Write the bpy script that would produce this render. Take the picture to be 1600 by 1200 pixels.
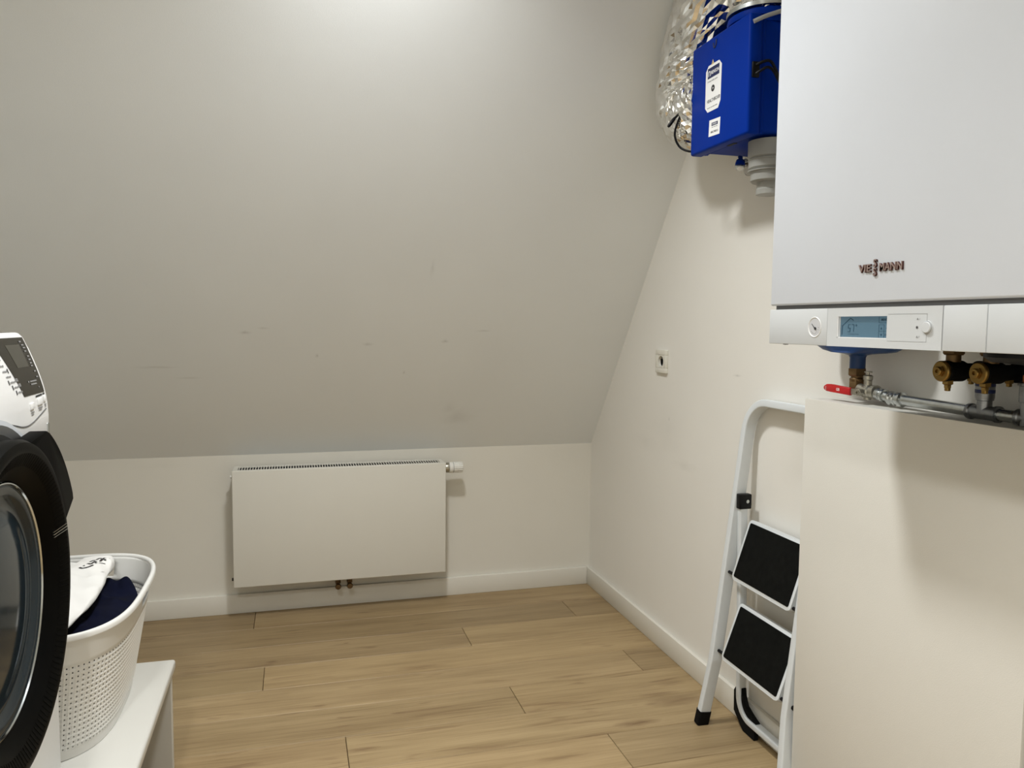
import bpy, bmesh, math, random
from mathutils import Vector, Matrix, noise

# ------------------------------------------------------------------ clear
for o in list(bpy.data.objects):
    bpy.data.objects.remove(o, do_unlink=True)
scene = bpy.context.scene
col = scene.collection
random.seed(7)

# ------------------------------------------------------------------ camera
cam_d = bpy.data.cameras.new('camera')
cam_d.sensor_width = 36.0
cam_d.lens = 1217.2 / 1600 * 36.0
cam_d.clip_start = 0.02
cam = bpy.data.objects.new('camera', cam_d)
col.objects.link(cam)
CR = Vector((0.96307068, -0.26909089, 0.00921727))
CU = Vector((0.01169067, 0.07599266, 0.99703984))
CF = Vector((0.26899478, 0.96011208, -0.07633216))
m = Matrix.Identity(4)
for i in range(3):
    m[i][0] = CR[i]; m[i][1] = CU[i]; m[i][2] = -CF[i]
m.translation = Vector((-1.26003, -3.19277, 1.15))
cam.matrix_world = m
scene.camera = cam

# ------------------------------------------------------------------ world, exposure
w = bpy.data.worlds.new('world'); scene.world = w
w.use_nodes = True
w.node_tree.nodes['Background'].inputs[0].default_value = (0.02, 0.02, 0.02, 1)
w.node_tree.nodes['Background'].inputs[1].default_value = 0.2
vs = scene.view_settings
vs.view_transform = 'Standard'; vs.look = 'None'; vs.gamma = 1.0
vs.use_curve_mapping = False
vs.exposure = 0.0
LAMP_POWER = (18.3, 3.0, 30.5)
LAMP_SPREAD = 126
LAMP_COL = (0.985, 1.0, 1.0)

# ------------------------------------------------------------------ material helpers
MATS = {}
def mat(name, color=(0.8, 0.8, 0.8), rough=0.5, metal=0.0, spec=0.5, bump=0.0, bscale=200.0,
        var=0.04, vscale=6.0, trans=0.0, ior=1.45, emit=None, estr=0.0, coat=0.0, alpha=1.0, stretch=None):
    if name in MATS: return MATS[name]
    mt = bpy.data.materials.new(name); mt.use_nodes = True
    nt = mt.node_tree; N = nt.nodes; L = nt.links
    b = N['Principled BSDF']
    b.inputs['Roughness'].default_value = rough
    b.inputs['Metallic'].default_value = metal
    b.inputs['Specular IOR Level'].default_value = spec
    b.inputs['IOR'].default_value = ior
    b.inputs['Transmission Weight'].default_value = trans
    b.inputs['Coat Weight'].default_value = coat
    b.inputs['Alpha'].default_value = alpha
    tc = N.new('ShaderNodeTexCoord')
    src = tc.outputs['Object']
    if stretch:
        mp = N.new('ShaderNodeMapping'); mp.inputs['Scale'].default_value = stretch
        L.new(src, mp.inputs['Vector']); src = mp.outputs[0]
    nz = N.new('ShaderNodeTexNoise'); nz.inputs['Scale'].default_value = vscale
    nz.inputs['Detail'].default_value = 4
    L.new(src, nz.inputs['Vector'])
    rp = N.new('ShaderNodeValToRGB')
    rp.color_ramp.elements[0].position = 0.3; rp.color_ramp.elements[1].position = 0.7
    c0 = [max(0, c * (1 - var)) for c in color]; c1 = [min(1, c * (1 + var)) for c in color]
    rp.color_ramp.elements[0].color = (*c0, 1); rp.color_ramp.elements[1].color = (*c1, 1)
    L.new(nz.outputs['Fac'], rp.inputs['Fac'])
    L.new(rp.outputs['Color'], b.inputs['Base Color'])
    if bump > 0:
        n2 = N.new('ShaderNodeTexNoise'); n2.inputs['Scale'].default_value = bscale
        n2.inputs['Detail'].default_value = 3
        L.new(src, n2.inputs['Vector'])
        bp = N.new('ShaderNodeBump'); bp.inputs['Strength'].default_value = bump
        bp.inputs['Distance'].default_value = 0.002
        L.new(n2.outputs['Fac'], bp.inputs['Height']); L.new(bp.outputs['Normal'], b.inputs['Normal'])
    if emit:
        b.inputs['Emission Color'].default_value = (*emit, 1)
        b.inputs['Emission Strength'].default_value = estr
    MATS[name] = mt
    return mt

def paint(name, color, rough, scuffs, smudges):
    """matt wall paint with roller texture, thin scuff lines and a few grey smudges (object space)"""
    mt = mat(name, color, rough, spec=0.4, bump=0.12, bscale=420.0, var=0.018, vscale=2.2)
    nt = mt.node_tree; N = nt.nodes; L = nt.links
    b = N['Principled BSDF']
    base = b.inputs['Base Color'].links[0].from_socket
    tc = N.new('ShaderNodeTexCoord')
    tot = None
    def add(sock, tot):
        if tot is None: return sock
        a = N.new('ShaderNodeMath'); a.operation = 'MAXIMUM'
        L.new(tot, a.inputs[0]); L.new(sock, a.inputs[1]); return a.outputs[0]
    for (p, r, amt) in smudges:
        mp = N.new('ShaderNodeMapping'); mp.vector_type = 'TEXTURE'
        mp.inputs['Location'].default_value = p
        mp.inputs['Scale'].default_value = r
        L.new(tc.outputs['Object'], mp.inputs['Vector'])
        ds = N.new('ShaderNodeTexNoise'); ds.inputs['Scale'].default_value = 1.6
        L.new(mp.outputs[0], ds.inputs['Vector'])
        mx = N.new('ShaderNodeVectorMath'); mx.operation = 'ADD'
        sc = N.new('ShaderNodeVectorMath'); sc.operation = 'SCALE'; sc.inputs['Scale'].default_value = 0.9
        sb = N.new('ShaderNodeVectorMath'); sb.operation = 'SUBTRACT'; sb.inputs[1].default_value = (.5, .5, .5)
        L.new(ds.outputs['Color'], sb.inputs[0]); L.new(sb.outputs[0], sc.inputs[0])
        L.new(mp.outputs[0], mx.inputs[0]); L.new(sc.outputs[0], mx.inputs[1])
        g = N.new('ShaderNodeTexGradient'); g.gradient_type = 'QUADRATIC_SPHERE'
        L.new(mx.outputs[0], g.inputs['Vector'])
        mu = N.new('ShaderNodeMath'); mu.operation = 'MULTIPLY'; mu.inputs[1].default_value = amt * 0.65
        L.new(g.outputs['Fac'], mu.inputs[0])
        tot = add(mu.outputs[0], tot)
    if tot is not None:
        mixn = N.new('ShaderNodeMix'); mixn.data_type = 'RGBA'
        L.new(tot, mixn.inputs['Factor']); L.new(base, mixn.inputs[6])
        mixn.inputs[7].default_value = (0.16, 0.14, 0.11, 1)
        L.new(mixn.outputs[2], b.inputs['Base Color'])
    return mt

def oak(name):
    mt = bpy.data.materials.new(name); mt.use_nodes = True
    nt = mt.node_tree; N = nt.nodes; L = nt.links
    b = N['Principled BSDF']; b.inputs['Roughness'].default_value = 0.48
    b.inputs['Specular IOR Level'].default_value = 0.35
    tc = N.new('ShaderNodeTexCoord'); oi = N.new('ShaderNodeObjectInfo')
    mul = N.new('ShaderNodeMath'); mul.operation = 'MULTIPLY'; mul.inputs[1].default_value = 37.0
    L.new(oi.outputs['Random'], mul.inputs[0])
    cmb = N.new('ShaderNodeCombineXYZ')
    for k in range(3): L.new(mul.outputs[0], cmb.inputs[k])
    va = N.new('ShaderNodeVectorMath'); va.operation = 'ADD'
    L.new(tc.outputs['Object'], va.inputs[0]); L.new(cmb.outputs[0], va.inputs[1])
    def nz(scale, st, detail=5, rough=.6, dist=0.0):
        mp = N.new('ShaderNodeMapping'); mp.inputs['Scale'].default_value = st
        L.new(va.outputs[0], mp.inputs['Vector'])
        n = N.new('ShaderNodeTexNoise'); n.inputs['Scale'].default_value = scale
        n.inputs['Detail'].default_value = detail; n.inputs['Roughness'].default_value = rough
        n.inputs['Distortion'].default_value = dist
        L.new(mp.outputs[0], n.inputs['Vector']); return n.outputs['Fac']
    def ramp(f, stops):
        r = N.new('ShaderNodeValToRGB'); L.new(f, r.inputs['Fac'])
        e = r.color_ramp.elements
        while len(e) < len(stops): e.new(0.5)
        for k, (p, c) in enumerate(stops):
            e[k].position = p; e[k].color = (*c, 1)
        return r.outputs['Color']
    def mixc(bt, f, a, c):
        x = N.new('ShaderNodeMix'); x.data_type = 'RGBA'; x.blend_type = bt
        if isinstance(f, float): x.inputs['Factor'].default_value = f
        else: L.new(f, x.inputs['Factor'])
        L.new(a, x.inputs[6])
        if isinstance(c, tuple): x.inputs[7].default_value = (*c, 1)
        else: L.new(c, x.inputs[7])
        return x.outputs[2]
    broad = nz(3.0, (0.5, 5, 5), 3)
    c = ramp(broad, [(0.3, (0.295, 0.208, 0.108)), (0.5, (0.365, 0.266, 0.142)), (0.72, (0.425, 0.315, 0.174))])
    grain = nz(26.0, (0.12, 4.0, 4.0), 6, .7, 0.6)
    g = ramp(grain, [(0.28, (0.76, 0.73, 0.68)), (0.50, (0.98, 0.975, 0.97)), (0.75, (1.05, 1.05, 1.05))])
    c = mixc('MULTIPLY', 0.85, c, g)
    fine = nz(90.0, (0.06, 5.0, 5.0), 3, .6)
    f2 = ramp(fine, [(0.32, (0.76, 0.73, 0.69)), (0.6, (1.03, 1.03, 1.03))])
    c = mixc('MULTIPLY', 0.7, c, f2)
    knot = nz(4.0, (0.9, 7.0, 7.0), 2, .5, 1.2)
    k = ramp(knot, [(0.62, (0, 0, 0)), (0.76, (1, 1, 1))])
    sep = N.new('ShaderNodeSeparateColor'); L.new(k, sep.inputs[0])
    km = N.new('ShaderNodeMath'); km.operation = 'MULTIPLY'; km.inputs[1].default_value = 0.62
    L.new(sep.outputs[0], km.inputs[0])
    c = mixc('MIX', km.outputs[0], c, (0.17, 0.10, 0.05))
    # dirt stains and dark mineral streaks at fixed places (world position)
    geo = N.new('ShaderNodeNewGeometry')
    for (p, sx, sy, amt) in (((-0.31, -1.195), .085, .020, .60), ((-0.13, -1.10), .12, .035, .45), ((-0.10, -0.99), .06, .02, .30), ((-0.46, -1.225), .10, .012, .35),
                             ((-0.17, -1.05), .08, .02, .35), ((-1.344, -0.505), .022, .010, .60), ((-1.09, -1.135), .055, .012, .55), ((-0.86, -0.671), .10, .020, .40),
                             ((-0.58, -1.31), .08, .010, .40), ((-1.197, -0.86), .025, .008, .40), ((-1.09, -0.41), .015, .006, .5), ((-0.40, -0.86), .09, .012, .35), ((-0.80, -0.30), .05, .008, .35)):
        mp = N.new('ShaderNodeMapping'); mp.vector_type = 'TEXTURE'
        mp.inputs['Location'].default_value = (p[0], p[1], 0); mp.inputs['Scale'].default_value = (sx, sy, 1)
        L.new(geo.outputs['Position'], mp.inputs['Vector'])
        dn = N.new('ShaderNodeTexNoise'); dn.inputs['Scale'].default_value = 1.4; dn.inputs['Detail'].default_value = 4
        L.new(mp.outputs[0], dn.inputs['Vector'])
        sb = N.new('ShaderNodeVectorMath'); sb.operation = 'MULTIPLY_ADD'; sb.inputs[1].default_value = (1.2, 1.2, 0); sb.inputs[2].default_value = (-.6, -.6, 0)
        L.new(dn.outputs['Color'], sb.inputs[0])
        ad = N.new('ShaderNodeVectorMath'); ad.operation = 'ADD'; L.new(mp.outputs[0], ad.inputs[0]); L.new(sb.outputs[0], ad.inputs[1])
        gr = N.new('ShaderNodeTexGradient'); gr.gradient_type = 'SPHERICAL'; L.new(ad.outputs[0], gr.inputs['Vector'])
        mm = N.new('ShaderNodeMath'); mm.operation = 'MULTIPLY'; mm.inputs[1].default_value = amt * 1.5; mm.use_clamp = True; L.new(gr.outputs['Fac'], mm.inputs[0])
        c = mixc('MIX', mm.outputs[0], c, (0.15, 0.085, 0.04))
    # plank-to-plank tone
    t = oi.outputs['Color']
    c = mixc('MULTIPLY', 1.0, c, t)
    L.new(c, b.inputs['Base Color'])
    bp = N.new('ShaderNodeBump'); bp.inputs['Strength'].default_value = 0.10; bp.inputs['Distance'].default_value = 0.001
    L.new(grain, bp.inputs['Height']); L.new(bp.outputs['Normal'], b.inputs['Normal'])
    return mt

# ------------------------------------------------------------------ mesh helpers
def new_bm(): return bmesh.new()

def box(bm, lo, hi, bev=0.0, seg=2):
    t = bmesh.new()
    xs = (lo[0], hi[0]); ys = (lo[1], hi[1]); zs = (lo[2], hi[2])
    v = [t.verts.new((xs[i], ys[j], zs[k])) for i in (0, 1) for j in (0, 1) for k in (0, 1)]
    for f in ((0, 1, 3, 2), (4, 6, 7, 5), (0, 4, 5, 1), (2, 3, 7, 6), (0, 2, 6, 4), (1, 5, 7, 3)):
        t.faces.new([v[a] for a in f])
    if bev > 0:
        bmesh.ops.bevel(t, geom=t.edges[:], offset=bev, segments=seg, affect='EDGES', profile=0.5)
    merge(bm, t)

def merge(bm, t):
    bmesh.ops.recalc_face_normals(t, faces=t.faces[:])
    mp = {}
    for v in t.verts: mp[v] = bm.verts.new(v.co)
    for f in t.faces:
        try: bm.faces.new([mp[v] for v in f.verts])
        except ValueError: pass
    t.free()

def prism(bm, pts, depth, bev=0.0, seg=2):
    """closed planar polygon (3-D points) extruded by vector depth"""
    t = bmesh.new(); d = Vector(depth)
    a = [t.verts.new(Vector(p)) for p in pts]
    b = [t.verts.new(Vector(p) + d) for p in pts]
    n = len(pts)
    t.faces.new(a); t.faces.new(b[::-1])
    for i in range(n): t.faces.new((a[i], b[i], b[(i + 1) % n], a[(i + 1) % n]))
    if bev > 0:
        bmesh.ops.bevel(t, geom=t.edges[:], offset=bev, segments=seg, affect='EDGES', profile=0.5)
    merge(bm, t)

def frame_of(axis):
    a = Vector(axis).normalized()
    u = a.orthogonal().normalized() if abs(a.z) > 0.9 else a.cross(Vector((0, 0, 1))).normalized()
    return a, u, a.cross(u).normalized()

def lathe(bm, base, axis, prof, seg=32, caps=True, closed=False):
    """prof = [(radius, height along axis)]"""
    t = bmesh.new(); a, u, v = frame_of(axis); base = Vector(base); rings = []
    for (r, h) in prof:
        c = base + a * h
        if r < 1e-6: rings.append([t.verts.new(c)])
        else: rings.append([t.verts.new(c + (u * math.cos(2 * math.pi * i / seg) + v * math.sin(2 * math.pi * i / seg)) * r) for i in range(seg)])
    pairs = list(zip(rings, rings[1:]))
    if closed: pairs.append((rings[-1], rings[0]))
    for p, q in pairs:
        if len(p) == 1 and len(q) == 1: continue
        for i in range(seg):
            j = (i + 1) % seg
            if len(p) == 1: t.faces.new((p[0], q[i], q[j]))
            elif len(q) == 1: t.faces.new((p[i], q[0], p[j]))
            else: t.faces.new((p[i], q[i], q[j], p[j]))
    if caps and not closed:
        if len(rings[0]) > 1: t.faces.new(rings[0][::-1])
        if len(rings[-1]) > 1: t.faces.new(rings[-1])
    merge(bm, t)

def cyl(bm, p0, p1, r, seg=24, r1=None):
    p0 = Vector(p0); p1 = Vector(p1); d = p1 - p0
    lathe(bm, p0, d, [(r, 0), (r if r1 is None else r1, d.length)], seg)

def spline(pts, n=8):
    pts = [Vector(p) for p in pts]; out = []
    for i in range(len(pts) - 1):
        p0 = pts[max(i - 1, 0)]; p1 = pts[i]; p2 = pts[i + 1]; p3 = pts[min(i + 2, len(pts) - 1)]
        for k in range(n):
            t = k / n
            out.append(0.5 * ((2 * p1) + (p2 - p0) * t + (2 * p0 - 5 * p1 + 4 * p2 - p3) * t * t + (3 * p1 - p0 - 3 * p2 + p3) * t ** 3))
    out.append(pts[-1]); return out

def fillet(pts, r, n=8):
    """polyline with rounded corners"""
    pts = [Vector(p) for p in pts]; out = [pts[0]]
    for i in range(1, len(pts) - 1):
        a = (pts[i - 1] - pts[i]); b = (pts[i + 1] - pts[i])
        ra = r[i] if isinstance(r, (list, tuple)) else r
        ang = a.angle(b); d = ra / math.tan(ang / 2)
        d = min(d, a.length * .49, b.length * .49); rr = d * math.tan(ang / 2)
        A = pts[i] + a.normalized() * d; B = pts[i] + b.normalized() * d
        ctr = pts[i] + (a.normalized() + b.normalized()).normalized() * math.hypot(d, rr)
        va = A - ctr; vb = B - ctr; tot = va.angle(vb)
        for k in range(n + 1):
            t = k / n
            out.append(ctr + (va * math.sin((1 - t) * tot) + vb * math.sin(t * tot)) / math.sin(tot))
    out.append(pts[-1]); return out

def sweep(bm, path, prof, ref=None, caps=True, scale=None):
    """prof = 2-D closed polygon [(a, b)]; ref = vector that stays along profile's b axis (frame transport if None)"""
    t = bmesh.new(); path = [Vector(p) for p in path]; n = len(path); rings = []; pu = None
    for i in range(n):
        if i == 0: tg = path[1] - path[0]
        elif i == n - 1: tg = path[-1] - path[-2]
        else: tg = (path[i + 1] - path[i]).normalized() + (path[i] - path[i - 1]).normalized()
        tg.normalize()
        if ref is not None:
            b = Vector(ref) - tg * Vector(ref).dot(tg); b.normalize(); a = b.cross(tg)
        else:
            if pu is None: a = tg.orthogonal().normalized()
            else: a = (pu - tg * pu.dot(tg)).normalized()
            b = tg.cross(a)
        pu = a
        s = scale(i / (n - 1)) if scale else 1.0
        rings.append([t.verts.new(path[i] + (a * p + b * q) * s) for p, q in prof])
    k = len(prof)
    for p, q in zip(rings, rings[1:]):
        for i in range(k): t.faces.new((p[i], p[(i + 1) % k], q[(i + 1) % k], q[i]))
    if caps: t.faces.new(rings[0][::-1]); t.faces.new(rings[-1])
    merge(bm, t)

def circ(r, n=12): return [(r * math.cos(2 * math.pi * i / n), r * math.sin(2 * math.pi * i / n)) for i in range(n)]

def rrect(a, b, r, n=3):
    out = []
    for cx, cy, s in ((a / 2 - r, b / 2 - r, 0), (-a / 2 + r, b / 2 - r, 90), (-a / 2 + r, -b / 2 + r, 180), (a / 2 - r, -b / 2 + r, 270)):
        for k in range(n + 1):
            t = math.radians(s + 90 * k / n); out.append((cx + r * math.cos(t), cy + r * math.sin(t)))
    return out

def tube(bm, pts, r, seg=12, smooth_n=0):
    sweep(bm, spline(pts, smooth_n) if smooth_n else pts, circ(r, seg))

def base_of(o):
    p = Vector((0, 0, 0))
    while o is not None:
        p += o.location; o = o.parent
    return p

def obj(name, bm, material, parent=None, smooth=35):
    """world-space bmesh -> one object; origin taken over from its parent"""
    off = base_of(parent) if parent is not None else Vector((0, 0, 0))
    bmesh.ops.recalc_face_normals(bm, faces=bm.faces[:]) if False else None
    me = bpy.data.meshes.new(name)
    if off.length > 0: bmesh.ops.translate(bm, verts=bm.verts[:], vec=-off)
    bm.to_mesh(me); bm.free()
    me.materials.append(material)
    if smooth:
        for p in me.polygons: p.use_smooth = True
        try: me.set_sharp_from_angle(angle=math.radians(smooth))
        except Exception: pass
    o = bpy.data.objects.new(name, me); col.objects.link(o)
    if parent is not None: o.parent = parent
    return o

def tag(o, label, cat=None, group=None, kind=None):
    o['label'] = label
    if cat: o['category'] = cat
    if group: o['group'] = group
    if kind: o['kind'] = kind
    return o

def thing(name, loc, label, cat, group=None):
    o = bpy.data.objects.new(name, None); col.objects.link(o); o.location = loc
    o.empty_display_size = 0.05
    bpy.context.view_layer.update()
    return tag(o, label, cat, group)

def one(name, loc, bm, material, label, cat, group=None, smooth=35):
    """a thing that is a single mesh, origin at loc"""
    bmesh.ops.translate(bm, verts=bm.verts[:], vec=-Vector(loc))
    o = obj(name, bm, material, None, smooth); o.location = loc
    return tag(o, label, cat, group)

def text_bm(s, size, org, xd, yd, ext=0.0003, bold=0.0, width=1.0, align='LEFT', shear=0.0):
    cu = bpy.data.curves.new('lettering', 'FONT'); cu.body = s; cu.size = size
    cu.extrude = ext; cu.offset = bold; cu.align_x = align; cu.resolution_u = 3; cu.shear = shear
    to = bpy.data.objects.new('lettering', cu); col.objects.link(to)
    bpy.context.view_layer.update()
    me = bpy.data.meshes.new_from_object(to.evaluated_get(bpy.context.evaluated_depsgraph_get()))
    bpy.data.objects.remove(to, do_unlink=True); bpy.data.curves.remove(cu)
    bm = bmesh.new(); bm.from_mesh(me); bpy.data.meshes.remove(me)
    xd = Vector(xd).normalized(); yd = Vector(yd).normalized(); nd = xd.cross(yd)
    for v in bm.verts:
        c = v.co.copy(); v.co = Vector(org) + xd * c.x * width + yd * c.y + nd * c.z
    return bm

# ------------------------------------------------------------------ materials
M_WALL = paint('wall_paint', (0.80, 0.78, 0.725), 0.62, None,
               [((0, -0.72, 0.78), (0.02, 0.25, 0.13), 0.10), ((0, -0.55, 0.72), (0.02, 0.16, 0.05), 0.10),
                ((0, -1.16, 1.005), (0.02, 0.03, 0.006), 0.5), ((0, -0.735, 0.825), (0.02, 0.006, 0.012), 0.6),
                ((0, -0.85, 0.68), (0.02, 0.12, 0.03), 0.16)])
M_SLOPE = paint('sloped_ceiling_paint', (0.855, 0.885, 0.895), 0.50, None,
               [((-0.62, -0.10, 0.78), (0.10, 0.08, 0.06), 0.22), ((-0.66, -0.13, 0.82), (0.05, 0.05, 0.05), 0.15),
                ((-1.72, -0.27, 0.99), (0.10, 0.01, 0.008), 0.35), ((-1.62, -0.24, 0.95), (0.06, 0.008, 0.006), 0.3),
                ((-1.42, -0.36, 1.115), (0.03, 0.012, 0.010), 0.5), ((-1.36, -0.37, 1.13), (0.03, 0.012, 0.006), 0.4),
                ((-1.0, -0.33, 1.075), (0.03, 0.01, 0.012), 0.4), ((-0.72, -0.34, 1.085), (0.02, 0.012, 0.012), 0.45),
                ((-1.18, -0.30, 1.03), (0.008, 0.012, 0.014), 0.5), ((-0.86, -0.25, 0.965), (0.006, 0.012, 0.014), 0.5),
                ((-0.58, -0.37, 1.125), (0.04, 0.008, 0.006), 0.35), ((-0.80, -0.53, 1.34), (0.012, 0.05, 0.06), 0.2)])
M_KNEE = paint('knee_wall_paint', (0.74, 0.715, 0.64), 0.55, None, [((-1.75, 0, 0.60), (0.18, 0.02, 0.02), 0.05)])
M_SKIRT = mat('skirting_paint', (0.74, 0.715, 0.64), 0.42, var=0.012)
M_OAK = oak('oak_plank')
M_SUB = mat('subfloor', (0.10, 0.07, 0.045), 0.9)
M_WHITE = mat('white_enamel', (0.80, 0.79, 0.74), 0.42, var=0.01)
M_RAD = mat('radiator_enamel', (0.70, 0.68, 0.61), 0.40, var=0.01)
M_BOILER = mat('boiler_white', (0.62, 0.645, 0.685), 0.36, bump=0.05, bscale=700, var=0.01)
M_PANEL = mat('boiler_panel', (0.585, 0.602, 0.607), 0.42, bump=0.04, bscale=700, var=0.01)
M_GROOVE = mat('shadow_groove', (0.10, 0.10, 0.10), 0.6)
M_BLUE = mat('blue_plastic', (0.0005, 0.026, 0.27), 0.46, spec=0.07, var=0.03, bump=0.05, bscale=500)
M_BLUED = mat('vessel_blue', (0.008, 0.042, 0.150), 0.40, var=0.03)
M_BLACK = mat('black_plastic', (0.004, 0.004, 0.005), 0.42, spec=0.25, var=0.1)
M_RUBBER = mat('black_rubber', (0.004, 0.004, 0.004), 0.75, spec=0.15, var=0.2, bump=0.3, bscale=900)
M_MAT = mat('antislip_mat', (0.003, 0.0035, 0.003), 0.72, spec=0.12, var=0.5, vscale=60, bump=0.6, bscale=900)
M_LADDER = mat('ladder_white', (0.66, 0.69, 0.70), 0.40, var=0.01)
M_BRASS = mat('brass', (0.30, 0.19, 0.055), 0.36, metal=0.85, var=0.12, vscale=40)
M_OLDBRASS = mat('dull_brass', (0.16, 0.10, 0.045), 0.45, metal=0.75, var=0.2, vscale=60)
M_NICKEL = mat('nickel', (0.42, 0.40, 0.34), 0.33, metal=0.9, var=0.12, vscale=60)
M_ZINC = mat('galvanised_steel', (0.52, 0.54, 0.53), 0.26, metal=1.0, var=0.12, vscale=50)
M_ZINCD = mat('shade_dark_zinc', (0.13, 0.14, 0.145), 0.38, metal=0.8, var=0.3, vscale=50)  # darkened so the radiator interior looks shaded
M_ZINCM = mat('mid_zinc', (0.27, 0.28, 0.29), 0.34, metal=0.95, var=0.25, vscale=45)  # darker zinc tone for tees and riser
M_RED = mat('red_grip', (0.48, 0.012, 0.014), 0.42, var=0.04)
M_COPPER = mat('copper_seal', (0.42, 0.12, 0.04), 0.5, var=0.2, vscale=80)
M_FOIL = mat('aluminium_foil', (0.80, 0.79, 0.76), 0.13, metal=1.0, var=0.10, vscale=18, bump=0.12, bscale=90)
M_FILM = mat('foil_film', (0.66, 0.65, 0.62), 0.34, metal=0.6, var=0.10, vscale=10)
M_GREYCABLE = mat('grey_cable', (0.36, 0.36, 0.35), 0.5)
M_MILKY = mat('milky_plastic', (0.50, 0.50, 0.46), 0.35, trans=0.45, var=0.02)
M_CLEAR = mat('clear_plastic', (0.80, 0.80, 0.77), 0.15, trans=0.85, var=0.02)
M_PAPER = mat('white_label', (0.86, 0.86, 0.85), 0.5, var=0.01)
M_NAVYINK = mat('navy_print', (0.012, 0.020, 0.085), 0.5)
M_INK = mat('black_print', (0.02, 0.02, 0.022), 0.6)
M_GREYINK = mat('grey_print', (0.25, 0.25, 0.25), 0.6)
M_YELLOW = mat('warning_yellow', (0.80, 0.62, 0.25), 0.5)
M_LOGO = mat('logo_face', (0.36, 0.27, 0.24), 0.35, metal=0.4, var=0.06)
M_LOGOS = mat('logo_side', (0.055, 0.012, 0.010), 0.4)
M_LCD = mat('lcd_backlight', (0.05, 0.095, 0.125), 0.30, emit=(0.15, 0.27, 0.36), estr=0.31, var=0.02)
M_LCDINK = mat('lcd_segments', (0.02, 0.06, 0.10), 0.4)
M_DIAL = mat('dial_face', (0.55, 0.55, 0.56), 0.45)
M_WM = mat('washer_white', (0.80, 0.80, 0.79), 0.34, var=0.008)
M_WMRING = mat('washer_bezel', (0.52, 0.55, 0.58), 0.32, var=0.01)
M_GLOSSK = mat('gloss_black', (0.0015, 0.0015, 0.0015), 0.50, spec=0.03, var=0.1)
M_RINGK = mat('satin_black', (0.0025, 0.0025, 0.0022), 0.45, spec=0.06, var=0.1)
M_DISPK = mat('display_black', (0.022, 0.020, 0.015), 0.25, spec=0.25, var=0.03)
M_SCREEN = mat('display_screen', (0.065, 0.062, 0.050), 0.28, spec=0.25, var=0.02)
M_CHROME = mat('chrome', (0.62, 0.66, 0.68), 0.12, metal=1.0, var=0.03)
M_GLASS = mat('door_glass', (0.014, 0.024, 0.032), 0.09, spec=0.35, var=0.10, vscale=4)
M_DRUM = mat('drum_steel', (0.20, 0.21, 0.22), 0.3, metal=1.0)
M_BASKET = mat('basket_plastic', (0.74, 0.735, 0.70), 0.36, var=0.01)
M_NAVY = mat('navy_cloth', (0.0025, 0.0035, 0.013), 0.85, spec=0.1, var=0.35, vscale=30, bump=0.3, bscale=700)
M_COTTON = mat('white_cotton', (0.78, 0.77, 0.74), 0.85, var=0.02, bump=0.25, bscale=900)
M_BENCH = mat('bench_white', (0.59, 0.58, 0.535), 0.40, var=0.015)
M_CAB = paint('cabinet_panel', (0.725, 0.705, 0.645), 0.46, None,
              [((-.115, -1.74, 0.88), (0.02, 0.04, 0.06), 0.10), ((-.115, -1.75, 0.66), (0.02, 0.012, 0.09), 0.20),
               ((-.115, -1.73, 0.74), (0.02, 0.008, 0.08), 0.12), ((-.115, -1.74, 0.40), (0.02, 0.02, 0.015), 0.22),
               ((-.115, -1.86, 0.50), (0.02, 0.012, 0.04), 0.10), ((-.115, -1.95, 0.42), (0.02, 0.008, 0.05), 0.10),
               ((-.115, -1.72, 0.52), (0.02, 0.01, 0.012), 0.25), ((-.115, -1.80, 0.28), (0.02, 0.01, 0.05), 0.16)])
M_SOCKET = mat('socket_white', (0.74, 0.72, 0.64), 0.36, var=0.01)
M_DARK = mat('dark_void', (0.02, 0.02, 0.018), 0.8)
M_LAMP = mat('lamp_lens', (0.9, 0.9, 0.88), 0.4, emit=LAMP_COL, estr=6.0)

# ------------------------------------------------------------------ room shell
XL, XR, YB, YF, ZC, KNEE = -2.42, 0.0, 0.0, -4.30, 2.45, 0.6305
TS = 1.3380                                            # rise of the roof slope per metre
YS = -(ZC - KNEE) / TS                                 # where slope meets flat ceiling
T = 0.12
def struct(name, bm, m, label, cat, smooth=0):
    o = obj(name, bm, m, None, smooth); tag(o, label, cat, kind='structure'); return o

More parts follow.
